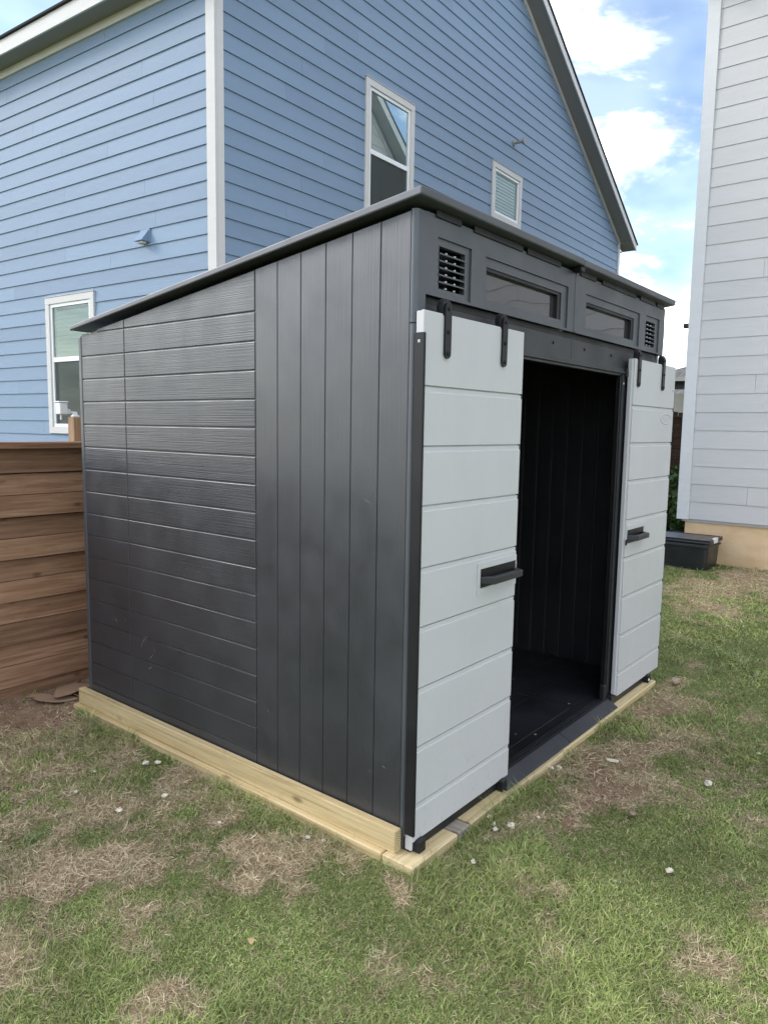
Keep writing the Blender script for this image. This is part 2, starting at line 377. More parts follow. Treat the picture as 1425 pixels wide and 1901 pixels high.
def axis(a, b, st, far):
    d = list(np.arange(a, b+1e-6, st)); lo = []; hi = []; s = st; x = a
    while x > -far: s *= 1.5; x -= s; lo.append(x)
    s = st; x = d[-1]
    while x < far: s *= 1.5; x += s; hi.append(x)
    return np.array(lo[::-1]+d+hi)
gx = axis(-3.2, 8.5, .045, 300); gy = axis(-3.0, 3.3, .045, 300)
GX, GY = np.meshgrid(gx, gy); GZ = gz(GX, GY); nxg, nyg = len(gx), len(gy)
idx = np.arange(nxg*nyg).reshape(nyg, nxg)
quads = np.stack([idx[:-1, :-1], idx[:-1, 1:], idx[1:, 1:], idx[1:, :-1]], -1).reshape(-1, 4)
def npmesh(name, co, quadsA=None, trisA=None, attr=None, an=None, mat=None, smooth=True):
    me = bpy.data.meshes.new(name); me.vertices.add(len(co)); me.vertices.foreach_set('co', co.astype(np.float32).ravel())
    parts = []; tot = []
    if quadsA is not None: parts.append(quadsA.ravel()); tot += [np.full(len(quadsA), 4)]
    if trisA is not None: parts.append(trisA.ravel()); tot += [np.full(len(trisA), 3)]
    li = np.concatenate(parts).astype(np.int32); tot = np.concatenate(tot).astype(np.int32); st = np.concatenate([[0], np.cumsum(tot)[:-1]]).astype(np.int32)
    me.loops.add(len(li)); me.loops.foreach_set('vertex_index', li); me.polygons.add(len(tot)); me.polygons.foreach_set('loop_start', st); me.polygons.foreach_set('loop_total', tot)
    if smooth: me.polygons.foreach_set('use_smooth', np.ones(len(tot), bool))
    me.update(calc_edges=True)
    if attr is not None:
        a = me.color_attributes.new(an, 'FLOAT_COLOR', 'POINT'); a.data.foreach_set('color', np.concatenate([attr, np.ones((len(attr), 1))], 1).astype(np.float32).ravel())
    me.materials.append(M[mat]); return me
dry, bare = masks(GX, GY)
me = npmesh('ground', np.stack([GX, GY, GZ], -1).reshape(-1, 3), quads, None, np.stack([dry.ravel(), bare.ravel(), 0*dry.ravel()], -1), 'mask', 'ground')
link(bpy.data.objects.new('ground', me), kind='structure')
# short matted turf and dead straw: far too many blades to count
def in_view(x, y, m=.9):
    dx = x-CAM.x; dy = y-CAM.y; dep = dx*math.sin(YAW)+dy*math.cos(YAW); lat = dx*math.cos(YAW)-dy*math.sin(YAW)
    return (dep > .75) & (lat > -dep*.56-1.2) & (lat < dep*.56+2.4)
def free(x, y):
    shed_ = (x > -.088) & (x < 2.60) & (y > -.102) & (y < 2.36)
    wh = (x > 6.78) & (y < 1.14); tt = (x > 6.27) & (x < 6.74) & (y > .63) & (y < 1.37)
    return ~(shed_ | wh | tt) & (y < 2.72)
def scatter(n, x0, x1, y0, y1):
    return rng.uniform(x0, x1, n), rng.uniform(y0, y1, n)
def blades(n_c, straw):
    xs, ys, ds = [], [], []
    # near field dense, thinning with distance
    for (n, bx) in n_c:
        x, y = scatter(n, *bx); k = in_view(x, y) & free(x, y); xs.append(x[k]); ys.append(y[k])
    x = np.concatenate(xs); y = np.concatenate(ys)
    d = np.hypot(x-CAM.x, y-CAM.y); keep = rng.random(len(x)) < np.clip((2.6/d)**1.7, 0, 1)
    dry, bare = masks(x, y); clump = fbm(x, y, 16, 5, 3)
    if straw: p = (.07+.93*dry)*(1-.80*bare)*ss(.25, .6, clump+.12)
    else: p = (1-.66*dry)*(1-.96*bare)*(.55+.9*ss(.3, .65, clump))
    keep &= rng.random(len(x)) < p
    x, y, d, dry, bare, clump = [q[keep] for q in (x, y, d, dry, bare, clump)]
    n = len(x); big = np.clip(d/2.6, 1, 3.2)**.75
    lush = fbm(x, y, 2.1, 64, 3); hgt = .62+.75*ss(.4, .65, lush)
    ex = np.maximum(np.maximum(-.088-x, x-2.6), np.maximum(-.102-y, y-2.36)); hgt = hgt*(1+1.1*np.exp(-(np.maximum(ex, 0)/.05)**2)*ss(.38, .6, fbm(x, y, 8, 33, 2)))
    hgt = hgt*(1+1.2*np.exp(-((x-6.3)/.25)**2-((y-1.0)/.5)**2))
    az = rng.uniform(0, 2*np.pi, n)+2.5*(fbm(x, y, 7, 13, 2)-.5)
    if straw:
        L = rng.uniform(.014, .050, n)*(.65+.5*dry)*(1+.25*(big-1)); w = rng.uniform(.00045, .0011, n)*(.75+.35*dry)*big; el = rng.normal(.10, .22, n); cur = rng.normal(0, .55, n); side = rng.normal(0, .8, n)
    else:
        L = rng.uniform(.014, .044, n)*hgt*(1+.2*(big-1)); w = rng.uniform(.0007, .0016, n)*big; el = rng.uniform(.10, 1.15, n); cur = rng.uniform(-.9, -.1, n); side = rng.normal(0, .5, n)
    z = gz(x, y)+(rng.uniform(0, .014, n) if straw else -.002)
    def dirv(a, e): return np.stack([np.cos(a)*np.cos(e), np.sin(a)*np.cos(e), np.sin(e)], -1)
    p0 = np.stack([x, y, z], -1); p1 = p0+dirv(az, el)*(L*.5)[:, None]; p2 = p1+dirv(az+side*.5, el+cur)*(L*.5)[:, None]
    low = gz(p2[:, 0], p2[:, 1])+.002; p2[:, 2] = np.maximum(p2[:, 2], low)
    ta = az+np.pi/2+rng.normal(0, .7, n); t = np.stack([np.cos(ta), np.sin(ta), rng.normal(0, .35, n)], -1)*w[:, None]
    co = np.stack([p0-t, p0+t, p1+t*.8, p1-t*.8, p2], 1).reshape(-1, 3); i = np.arange(n)*5
    q = np.stack([i, i+1, i+2, i+3], 1); tr = np.stack([i+3, i+2, i+4], 1)
    r = rng.random(n)[:, None]; v = rng.uniform(.65, 1.35, n)[:, None]
    gA = np.array([.115, .180, .036]); gB = np.array([.390, .430, .145]); gC = np.array([.42, .39, .19])
    sA = np.array([.47, .36, .215]); sB = np.array([.72, .59, .39]); sC = np.array([.33, .23, .135])
    if straw: c = np.where(r < .66, sA+(sB-sA)*rng.random(n)[:, None], sC)*v*(.62+.42*dry)[:, None]
    else:
        g = gA+(gB-gA)*np.clip(.35*lush+.65*rng.random(n), 0, 1)[:, None]; g = np.where(r < .10+.40*dry[:, None], gC, g); c = g*v*(.82+.45*ss(.35, .7, fbm(x, y, 3.2, 40, 3)))[:, None]
        c = np.where((r > .955), sA*v, c)
    return co, q, tr, np.repeat(c, 5, 0), n
def tufts():
    P, Cc = [], []
    spots = [(1290, 1212, 26, .16), (1335, 1226, 22, .15), (1378, 1238, 24, .17), (1262, 1236, 16, .12), (1228, 1258, 30, .07), (1214, 1268, 24, .06), (1400, 1262, 14, .14), (1322, 1248, 14, .12), (1056, 1378, 40, .06), (1048, 1386, 30, .05), (822, 1432+40, 10, .06), (640, 1500, 0, .05),
             (150, 1330, 60, .07), (175, 1342, 50, .06), (560, 1490, 40, .05), (330, 1400, 40, .05), (455, 1455, 40, .05), (930, 1690, 30, .05), (1100, 1760, 26, .05), (320, 1700, 30, .05), (1380, 1640, 26, .06), (700, 1780, 26, .05), (60, 1560, 40, .05)]
    for (px, py, n, L0) in spots:
        d = fw+r2*((px-712.5)/FPX)-u2*((py-950.5)/FPX); k = (-.03-CAM.z)/d.z; c = CAM+d*k
        for _ in range(n):
            a = rng.uniform(0, 6.283); L = L0*rng.uniform(.5, 1.15); e = rng.uniform(.3, 1.1); w = rng.uniform(.0010, .0022)
            x = c.x+rng.normal(0, .012); y = c.y+rng.normal(0, .012); z = float(gz(np.array([x]), np.array([y]))[0])
            p0 = np.array([x, y, z]); dv = np.array([math.cos(a)*math.cos(e), math.sin(a)*math.cos(e), math.sin(e)]); p1 = p0+dv*L*.5
            e2 = e-rng.uniform(.5, 1.3); p2 = p1+np.array([math.cos(a+.2)*math.cos(e2), math.sin(a+.2)*math.cos(e2), math.sin(e2)])*L*.5; p2[2] = max(p2[2], z+.004)
            t = np.array([-math.sin(a), math.cos(a), 0])*w; P += [p0-t, p0+t, p1+t*.85, p1-t*.85, p2]
            q = rng.random(); Cc += [(np.array([.13, .21, .05])*(1-q)+np.array([.36, .38, .19])*q)*rng.uniform(.8, 1.15)]*5
    P = np.array(P); n = len(P)//5; i = np.arange(n)*5
    return P, np.stack([i, i+1, i+2, i+3], 1), np.stack([i+3, i+2, i+4], 1), np.array(Cc), n
def join(a, b):
    o = len(a[0]); return np.concatenate([a[0], b[0]]), np.concatenate([a[1], b[1]+o]), np.concatenate([a[2], b[2]+o]), np.concatenate([a[3], b[3]]), a[4]+b[4]
A = [(1150000, (-1.9, 1.9, -1.6, 2.72)), (600000, (1.9, 7.0, -2.2, 2.72)), (330000, (-1.9, 1.9, -3.4, -1.6)), (220000, (1.9, 7.0, -4.6, -2.2))]
g1 = join(blades(A, False), tufts()); g2 = blades([(900000, (-1.9, 1.9, -1.6, 2.72)), (460000, (1.9, 7.0, -2.2, 2.72)), (160000, (-1.9, 1.9, -3.4, -1.6)), (120000, (1.9, 7.0, -4.6, -2.2))], True)
def crumbs(n):
    x, y = scatter(n, -1.9, 6.8, -1.6, 2.72); k = in_view(x, y) & free(x, y); x, y = x[k], y[k]; dry, bare = masks(x, y); d = np.hypot(x-CAM.x, y-CAM.y)
    k = rng.random(len(x)) < (.015+.96*bare+.05*dry)*np.clip((3.2/d)**1.3, 0, 1); x, y = x[k], y[k]; n = len(x); r = rng.lognormal(-5.75, .55, n)
    b = np.array([[1, 0, 0], [-.5, .87, 0], [-.5, -.87, 0], [.5, .87, .5], [-1, 0, .5], [.5, -.87, .5], [0, 0, .95]])
    a = rng.uniform(0, 6.28, n); v = b[None]*rng.uniform(.6, 1.25, (n, 7, 3))*r[:, None, None]
    X = v[..., 0]*np.cos(a)[:, None]-v[..., 1]*np.sin(a)[:, None]; Y = v[..., 0]*np.sin(a)[:, None]+v[..., 1]*np.cos(a)[:, None]
    co = np.stack([x[:, None]+X, y[:, None]+Y, gz(x, y)[:, None]-.001+v[..., 2]], -1).reshape(-1, 3)
    F = np.array([[0, 3, 5], [0, 1, 3], [1, 4, 3], [1, 2, 4], [2, 5, 4], [2, 0, 5], [3, 4, 6], [4, 5, 6], [5, 3, 6]]); tr = (np.arange(n)*7)[:, None, None]+F[None]
    c = np.array([.24, .155, .10])*rng.uniform(.5, 1.5, n)[:, None]; q = rng.random(n)[:, None]; c = np.where(q > .93, np.array([.5, .44, .35]), c)
    return co, None, tr.reshape(-1, 3), np.repeat(c, 7, 0), n
g3 = crumbs(160000)
for nm, g, lb in (('soil_crumbs', g3, 'crumbs of brown soil and grit on the bare patches'), ('grass', g1, 'short patchy green lawn grass around the shed'), ('dry_grass', g2, 'dead straw coloured grass lying matted on the soil')):
    me = npmesh(nm, g[0], g[1], g[2], g[3], 'tint', 'grass', False); o = bpy.data.objects.new(nm, me); link(o, None, lb, 'soil' if nm == 'soil_crumbs' else 'grass', None, 'stuff')
    print('BLADES', nm, g[4])

# ------------------------------------------------------------------ shed
D_, YD, YJ, XR, WID = 2.2376, .8288, .0226, .715, 2.545
roofz = lambda y: 2.389-.1259*(y+.0527)              # top of roof
shed = thing('garden_shed', (1.27, 1.1, 0), 'dark grey plastic garden shed with two light grey sliding barn doors standing open', 'shed')
wall = add('side_wall', *prism([(D_, .005), (D_, roofz(D_)-.055), (YJ, roofz(YJ)-.055), (YJ, .005)], .0062, .034, lambda p, a: (a, p[0], p[1])), 'shed_plain', shed, label='side wall of horizontal boards beside upright boards')
G0, GS = .129, .12056
gro = [.008]+[G0+GS*k for k in range(17)]
def side_plank(y0, y1, z0, z1a, z1b, mat, bev):
    """board on the x=0 wall, top edge may slope (z1a at y0, z1b at y1)"""
    bm = bmesh.new(); P = [(y0, z0), (y1, z0), (y1, z1b), (y0, z1a)]
    a = [bm.verts.new((0.0, *p)) for p in P]; b = [bm.verts.new((.010, *p)) for p in P]
    bm.faces.new(a); bm.faces.new(b[::-1])
    for k in range(4): bm.faces.new((a[k], b[k], b[(k+1) % 4], a[(k+1) % 4]))
    bmesh.ops.recalc_face_normals(bm, faces=bm.faces[:])
    ed = [e for e in bm.edges if all(v.co.x < .001 for v in e.verts)]
    bmesh.ops.bevel(bm, geom=ed, offset=bev, segments=2, affect='EDGES', profile=.5)
    v, f = fromb(bm); return add('plank', v, f, mat, wall)
for (y0, y1) in ((YD+.003, 1.814), (1.8175, D_-.012)):
    for k in range(17):
        side_plank(y0, y1, gro[k]+.0022, gro[k+1]-.0022, gro[k+1]-.0022, 'shed_h', .0038)
    t = lambda y: roofz(y)-.05
    if t(y1) > gro[17]+.012: side_plank(y0, y1, gro[17]+.0022, t(y0), t(y1), 'shed_h', .0045)
    else:
        ym = y0; side_plank(y0, min(y1, y0+.25), gro[17]+.0022, t(y0), max(t(min(y1, y0+.25)), gro[17]+.008), 'shed_h', .003)
pw = (YD-YJ)/6
for k in range(6):
    y0 = YJ+pw*k; y1 = y0+pw; side_plank(y0+.0012, y1-.0012, .008, roofz(y0)-.05, roofz(y1)-.05, 'shed_v', .0026)
box('corner_trim', 'shed_plain', shed, -.002, .03, D_-.011, D_+.02, .006, roofz(D_)-.055, bev=.006, seg=2)
# near corner post: rounded, upper part carries on into the header
def post(z0, z1, x1, yb, r, name, parent):
    pts = [(.0, yb), (x1, yb), (x1, 0.0)]
    for k in range(6):
        a = math.pi/2*k/5; pts.append((r-r*math.sin(a), r-r*math.cos(a)))
    v, f = prism(pts, z0, z1, lambda p, a: (p[0], p[1], a)); return add(name, v, f, 'shed_plain', parent)
post(.006, 1.948, .024, YJ-.001, .012, 'corner_post', shed)
post(1.952, 2.334, .060, YJ-.001, .016, 'corner_post', shed)
box('corner_clip', 'shed_plain', shed, .022, .040, -.006, .012, 1.953, 1.985, bev=.004)
for zc in (.32, .62, .95, 1.28, 1.6, 1.86): box('post_clip', 'black_metal', shed, .024, .034, -.002, .012, zc, zc+.03, bev=.002)
# header with two louvred vents and two long windows
H0, H1 = 2.056, 2.336
rec = [(.128, .352, 2.066, 2.264), (.455, 1.200, 2.066, 2.257), (1.397, 2.140, 2.070, 2.255), (2.239, 2.470, 2.064, 2.260)]
ope = [(.147, .318, 2.088, 2.237), (.474, 1.143, 2.098, 2.221), (1.422, 2.070, 2.098, 2.219), (2.259, 2.415, 2.090, 2.231)]
hv, hf = holed(.060, WID, H0, H1, rec, 0.0, .0075)
header = add('header', hv, hf, 'shed_plain', shed, label='wide header panel with two louvred vents and two long windows')
hv, hf = holed(.050, WID-.002, H0+.004, H1-.002, ope, .0077, .030); add('header_inset', hv, hf, 'shed_plain', header)
box('joint_cover', 'shed_plain', header, 1.272, 1.300, -.004, .004, H0+.001, H1, bev=.003)
box('end_cap', 'shed_plain', header, WID-.001, WID+.012, -.002, .03, H0-.002, H1, bev=.003)
for h in (ope[0], ope[3]):
    n = 6; ph = (h[3]-h[2])/n
    add('vent_back', *bbox(h[0]-.01, h[1]+.01, .055, .058, h[2]-.01, h[3]+.01), 'black_metal', header)
    for k in range(n):
        zc = h[2]+ph*(k+.0)
        if k: 
            v, f = prism([(.0045, zc-.0035), (.0045, zc+.0015), (.030, zc+.012), (.030, zc+.008)], h[0]-.002, h[1]+.002, lambda p, a: (a, p[0], p[1]))
            add('louvre', v, f, 'shed_plain', header)
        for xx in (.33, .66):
            x = h[0]+(h[1]-h[0])*xx; add('vent_light_dot', *bbox(x-.004, x+.004, .012, .02, zc+.004, zc+.010, bev=.001), 'bright_steel', header)  # pale nubs imitating bright spots of light in the vent slots
for h in (ope[1], ope[2]):
    add('window_pane', *bbox(h[0]-.008, h[1]+.008, .0312, .0342, h[2]-.008, h[3]+.008), 'shed_glass', header)
    gs = .010
    mb = MB().box(h[0]+.0008, h[1]-.0008, .012, .0310, h[3]-.013, h[3]-.0008).box(h[1]-.030, h[1]-.0008, .012, .0310, h[2]+.0008, h[3]-.0132)
    mb.make('gasket_and_shadow', 'black_metal', header)  # gasket strips, widened in black for the shadow on top and right reveals
# roof: two moulded halves with a folded-down rim
def roof_half(x0, x1, dz):
    bm = bmesh.new(); ya, yb = -.0527, 2.263; th = .030
    f = lambda x, y, d: (x, y, roofz(y)+dz-d)
    vs = [f(x0, ya, 0), f(x1, ya, 0), f(x1, yb, 0), f(x0, yb, 0), f(x0, ya+.003, th), f(x1, ya+.003, th), f(x1, yb, th*.8), f(x0, yb, th*.8)]
    v = [bm.verts.new(q) for q in vs]
    for q in ((0, 1, 2, 3), (7, 6, 5, 4), (0, 4, 5, 1), (1, 5, 6, 2), (2, 6, 7, 3), (3, 7, 4, 0)): bm.faces.new([v[i] for i in q])
    bmesh.ops.bevel(bm, geom=bm.edges[:], offset=.0055, segments=2, affect='EDGES', profile=.5)
    a, b = fromb(bm); return add('roof_panel', a, b, 'shed_plain', shed, label=None)
roof_half(-.045, 1.253, 0.0); roof_half(1.257, WID+.045, -.003)
box('roof_joint', 'black_metal', shed, 1.235, 1.275, -.045, .02, 2.330, 2.352, bev=.003)
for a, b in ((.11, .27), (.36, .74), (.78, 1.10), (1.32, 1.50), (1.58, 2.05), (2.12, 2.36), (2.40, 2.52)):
    box('roof_tab_shadow', 'black_metal', shed, a, b, -.007, -.0008, 2.327, 2.352, bev=.0015)  # tabs made black to stand for the recess shadow under the roof edge
# other walls, floor
mb = MB().put(prism([(YJ, .005), (YJ, roofz(YJ)-.055), (D_, roofz(D_)-.055), (D_, .005)], WID-.030, WID, lambda p, a: (a, p[0], p[1])))
mb.make('far_side_wall', 'shed_plain', shed)
box('back_wall', 'shed_plain', shed, .035, WID-.031, D_-.03, D_, .005, 2.03, bev=0)
lw = (2.17-.05)/20
rib = None
for k in range(20):
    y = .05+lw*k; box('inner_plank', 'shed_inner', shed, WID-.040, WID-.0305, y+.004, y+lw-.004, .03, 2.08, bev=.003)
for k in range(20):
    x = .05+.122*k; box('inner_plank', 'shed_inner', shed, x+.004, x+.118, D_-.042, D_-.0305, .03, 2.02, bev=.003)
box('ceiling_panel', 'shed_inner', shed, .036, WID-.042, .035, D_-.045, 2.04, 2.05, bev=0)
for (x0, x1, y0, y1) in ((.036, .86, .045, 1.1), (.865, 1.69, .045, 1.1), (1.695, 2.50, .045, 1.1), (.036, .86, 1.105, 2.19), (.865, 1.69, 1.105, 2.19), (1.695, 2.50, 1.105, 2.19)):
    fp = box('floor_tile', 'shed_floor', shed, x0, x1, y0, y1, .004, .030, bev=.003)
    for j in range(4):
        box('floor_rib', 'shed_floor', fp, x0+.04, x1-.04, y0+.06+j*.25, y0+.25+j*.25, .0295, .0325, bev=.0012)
# front wall panels behind the doors, threshold, ramp
box('front_panel', 'shed_plain', shed, .034, .665, .012, .034, .006, 1.93, bev=.002)
box('front_panel', 'shed_plain', shed, 1.955, WID-.03, .012, .034, .006, 1.93, bev=.002)
box('jamb', 'black_metal', shed, 1.925, 1.953, -.002, .036, .03, 1.90, bev=.003)
box('jamb_strip', 'black_metal', shed, 1.908, 1.924, .004, .010, .05, 1.89, bev=.001)
box('jamb', 'black_metal', shed, .666, .690, .004, .036, .03, 1.90, bev=.003)
box('jamb_bolt', 'bright_steel', shed, 1.934, 1.944, -.005, -.002, 1.845, 1.856, bev=.002)
box('guide_post', 'black_metal', shed, 1.87, 1.905, -.012, .02, .035, .135, bev=.006)
for (x0, x1) in ((.655, 1.300), (1.304, 1.935)):
    v, f = prism([(-.072, .003), (-.066, .009), (-.012, .040), (.040, .040), (.040, .004)], x0, x1, lambda p, a: (a, p[0], p[1])); add('ramp', v, f, 'ramp_grey', shed)
for y in (-.006, .012, .030):
    box('floor_track', 'black_metal', shed, .05, 1.945, y-.0025, y+.0025, .0405, .049, bev=.001)
box('base_strip', 'black_metal', shed, .002, .652, -.030, .011, .002, .052, bev=.002)
box('base_strip', 'black_metal', shed, 1.94, WID-.01, -.030, .011, .002, .052, bev=.002)
# track under the header
for (x0, x1) in ((.064, 1.300), (1.303, WID-.01)):
    box('track_beam', 'charcoal_metal', shed, x0, x1, .020, .042, 1.932, 2.030, bev=.002)
box('header_gap_shadow', 'black_metal', shed, .062, WID-.004, .026, .036, 2.0305, 2.0555, bev=0)  # black filler painting the shadow gap between header and beam
v, f = prism([(.004, 1.931), (.040, 1.931), (.040, 1.893), (.010, 1.893), (.010, 1.903), (-.002, 1.906), (-.002, 1.915), (.004, 1.918)], .70, 1.972, lambda p, a: (a, p[0], p[1])); add('track_channel', v, f, 'charcoal_metal', shed)
box('channel_end', 'black_metal', shed, 1.96, 1.985, -.012, .02, 1.888, 1.934, bev=.003)
for x in (.40, .735, 1.105, 1.455, 1.80, 2.32):
    MB().cyl((x, .0205, 1.992), (0, -1, 0), .0075, .005, 10).make('bolt', 'black_metal', shed)

def smooth_ring(a, b, r, c, n=40, k=6):
    vs = []; fs = []
    for i in range(n):
        t = 2*math.pi*i/n
        for j in range(k):
            q = 2*math.pi*j/k; rr = r*math.cos(q)
            vs.append((c[0]+(a+rr)*math.cos(t), c[1]-r*.55*math.sin(q), c[2]+(b+rr)*math.sin(t)))
    for i in range(n):
        for j in range(k): fs.append([i*k+j, ((i+1) % n)*k+j, ((i+1) % n)*k+(j+1) % k, i*k+(j+1) % k])
    return vs, fs
GRV = [1.735, 1.524, 1.312, 1.087, .868, .638, .414, .190]; ZT, ZB = 1.9916, .0445
def make_door(x0, left):
    x1 = x0+XR
    door = add('door', *bbox(x0+.002, x1-.002, -.0290, -.004, ZB+.002, ZT-.002, bev=.003), 'door_grey', shed,
               label='light grey barn door at the near end of the shed' if left else 'light grey barn door at the far end with an embossed oval')
    tops = [ZT]+[g-.021 for g in GRV]; bots = GRV+[ZB]
    pl = x0 if left else x0+.012
    for t, b in zip(tops, bots): box('panel_board', 'door_grey', door, pl, x1-.001, -.040, -.026, b, t, bev=.0026, seg=2)
    for b in GRV: box('groove_strip', 'door_grey', door, pl+.0005, x1-.0015, -.0355, -.026, b-.024, b-.0045, bev=0)
    if not left: box('edge_step', 'door_grey', door, x0-.004, x0+.004, -.030, -.006, ZB+.01, ZT-.07, bev=.003)
    # hangers
    for hx in ((.137, .542) if left else (2.055, 2.462)):
        bm = MB(); n = 10; w = .019; zt, zb = 2.012, 1.855; pts = []
        for k in range(n+1): a = math.pi*k/n; pts.append((hx+w*math.cos(a), zt+w*math.sin(a)))
        for k in range(n+1): a = math.pi+math.pi*k/n; pts.append((hx+w*math.cos(a), zb+w*math.sin(a)))
        bm.put(prism(pts, -.0425, -.0495, lambda p, a: (p[0], a, p[1])))
        hg = bm.make('hanger', 'black_metal', door)
        MB().cyl((hx, -.041, zt-.001), (0, 1, 0), .033, .016, 22).cyl((hx, -.024, zt-.001), (0, 1, 0), .036, .005, 22).make('wheel', 'black_metal', door)
        for bz in (zt, 1.93, zb): MB().cyl((hx, -.0495, bz), (0, -1, 0), .0095, .004, 12, .0075).cyl((hx, -.0535, bz), (0, -1, 0), .005, .002, 6).make('bolt', 'black_metal', door)
    # edge trims
    if left:
        box('edge_trim', 'black_metal', door, x0-.007, x0+.006, -.047, -.004, .070, 1.915, bev=.0025)
        box('edge_trim', 'black_metal', door, x1-.0005, x1+.005, -.039, -.006, .09, 1.92, bev=.0015)
        box('edge_trim_screw', 'bright_steel', door, x0-.0085, x0-.006, -.03, -.02, 1.88, 1.89, bev=.001)
        box('corner_foot', 'door_grey', door, x0-.001, x0+.012, -.034, -.003, .008, ZB+.03, bev=.005, seg=2)
    else:
        box('edge_trim', 'black_metal', door, x1-.0005, x1+.006, -.039, -.006, .09, 1.90, bev=.0015)
    # handle: recess frame, cup, D-shaped pull
    zc = .984
    a0, a1 = (x0+.395, x1-.004) if left else (x0+.016, x0+.31)
    add('handle_frame', *holed(a0, a1, zc-.062, zc+.066, [(a0+.022, a1-.004 if left else a1-.022, zc-.038, zc+.042)] if left else [(a0+.004, a1-.022, zc-.038, zc+.042)], -.0445, -.0398), 'door_grey', door)
    c0, c1 = (a0+.022, a1+.006) if left else (a0+.002, a1-.022)
    cup = MB().box(c0+.001, c1-.001, -.0412, -.0401, zc-.037, zc+.041).make('handle_cup', 'black_metal', door)
    h0, h1 = (c0+.004, c1-.002) if left else (c0+.02, c1-.004)
    hb = MB()
    pts = [(h0, -.0415), (h0+.035, -.092), (h1-.03, -.092), (h1, -.0415), (h1-.03, -.0415), (h1-.048, -.066), (h0+.053, -.066), (h0+.03, -.0415)]
    bm = bmesh.new(); a = [bm.verts.new((p[0], p[1], zc-.020)) for p in pts]; b = [bm.verts.new((p[0], p[1], zc+.010)) for p in pts]
    n = len(pts)
    for k in range(n): bm.faces.new((a[k], a[(k+1) % n], b[(k+1) % n], b[k]))
    for q in ((0, 1, 6, 7), (1, 2, 5, 6), (2, 3, 4, 5)):
        bm.faces.new([a[i] for i in q][::-1]); bm.faces.new([b[i] for i in q])
    bmesh.ops.recalc_face_normals(bm, faces=bm.faces[:])
    sh = [e for e in bm.edges if len(e.link_faces) == 2 and e.calc_face_angle(0) > .5]
    bmesh.ops.bevel(bm, geom=sh, offset=.004, segments=2, affect='EDGES', profile=.5)
    v, f = fromb(bm); add('handle', v, f, 'charcoal_metal', door)
    if left:
        mb = MB().box(x1+.004, x1+.036, -.024, -.018, zc-.035, zc+.04, bev=.002).box(x1+.001, x1+.008, -.044, -.01, zc-.02, zc+.035, bev=.001); mb.make('latch_plate', 'black_metal', door)
        MB().cyl((x1-.012, -.0445, zc+.03), (0, -1, 0), .004, .003, 10).make('latch_screw', 'bright_steel', door)
    else:
        MB().box(x0+.004, x0+.022, -.048, -.040, zc-.045, zc-.012, bev=.003).make('latch_plate', 'black_metal', door)
    # floor guides
    for gx_ in ((x0+.014, x0+.63) if left else (x0+.48,)):
        MB().box(gx_, gx_+.042, -.062, -.026, .001, .050, bev=.004).make('floor_guide', 'black_metal', door)
    if not left:
        MB().cyl((x0+.47, -.066, .028), (0, -1, 0), .009, .004, 12).make('guide_screw', 'white_plastic', door)
        MB().cyl((x1-.035, -.0402, 1.845), (0, -1, 0), .004, .002, 10).make('door_screw', 'black_metal', door)
        add('oval_emblem', *smooth_ring(.093, .030, .0042, (2.566, -.0402, 1.667)), 'door_grey', door, smooth=True)
        MB().box(2.52, 2.612, -.0425, -.0395, 1.671, 1.676, bev=.001).box(2.53, 2.60, -.0425, -.0395, 1.659, 1.664, bev=.001).make('emblem_lines', 'door_grey', door)
make_door(0.0, True); make_door(1.988, False)
# pale scuffs on the side wall and a few scratches
def scuff(y, z, L, a, w):
    n = 6; v = []; f = []
    for i in range(n+1):
        t = i/n; yy = y+L*(t-.5)*math.cos(a)+.008*math.sin(t*3); zz = z+L*(t-.5)*math.sin(a); ww = w*math.sin(math.pi*(t*.9+.05))
        v += [(-.0006, yy, zz-ww), (-.0006, yy, zz+ww)]
    for i in range(n): f.append([2*i, 2*i+1, 2*i+3, 2*i+2])
    add('scuff', v, f, 'scuff', wall)
for s in ((1.695, .47, .10, -1.0, .004), (1.675, .475, .08, -1.15, .003), (1.60, .452, .035, 1.4, .006), (1.63, .40, .05, -.8, .003), (1.65, .43, .06, -1.2, .002), (1.95, .545, .03, 1.2, .006), (1.985, .545, .04, 1.0, .002), (1.86, .562, .03, 1.3, .005),
          (.205, 1.315, .04, .5, .0025), (.69, 1.21, .05, -.2, .0012), (.75, .35, .02, 1.0, .003), (.10, .30, .015, .6, .003), (1.64, .34, .04, -.6, .004), (.17, .26, .012, .3, .002)): scuff(*s)

# litter on the shed floor
mb = MB(); rr = random.Random(5)
for k in range(16):
    x, y = rr.uniform(.8, 1.9), rr.uniform(.06, .6); s = rr.uniform(.004, .012); a = rr.uniform(0, 3)
    p = [Vector((x+s*math.cos(a+q)*rr.uniform(.6, 1.2), y+s*math.sin(a+q)*rr.uniform(.5, 1.1), .0335+rr.uniform(0, .003))) for q in (0, 1.6, 3.1, 4.7)]
    mb.put((p+[q+Vector((0, 0, .0015)) for q in p], [[0, 1, 2, 3], [4, 5, 6, 7], [0, 1, 5, 4], [1, 2, 6, 5], [2, 3, 7, 6], [3, 0, 4, 7]]))
lit = mb.make('floor_litter', 'card', None, label='scattered pale crumbs and leaf bits on the shed floor', cat='litter', kind='stuff')

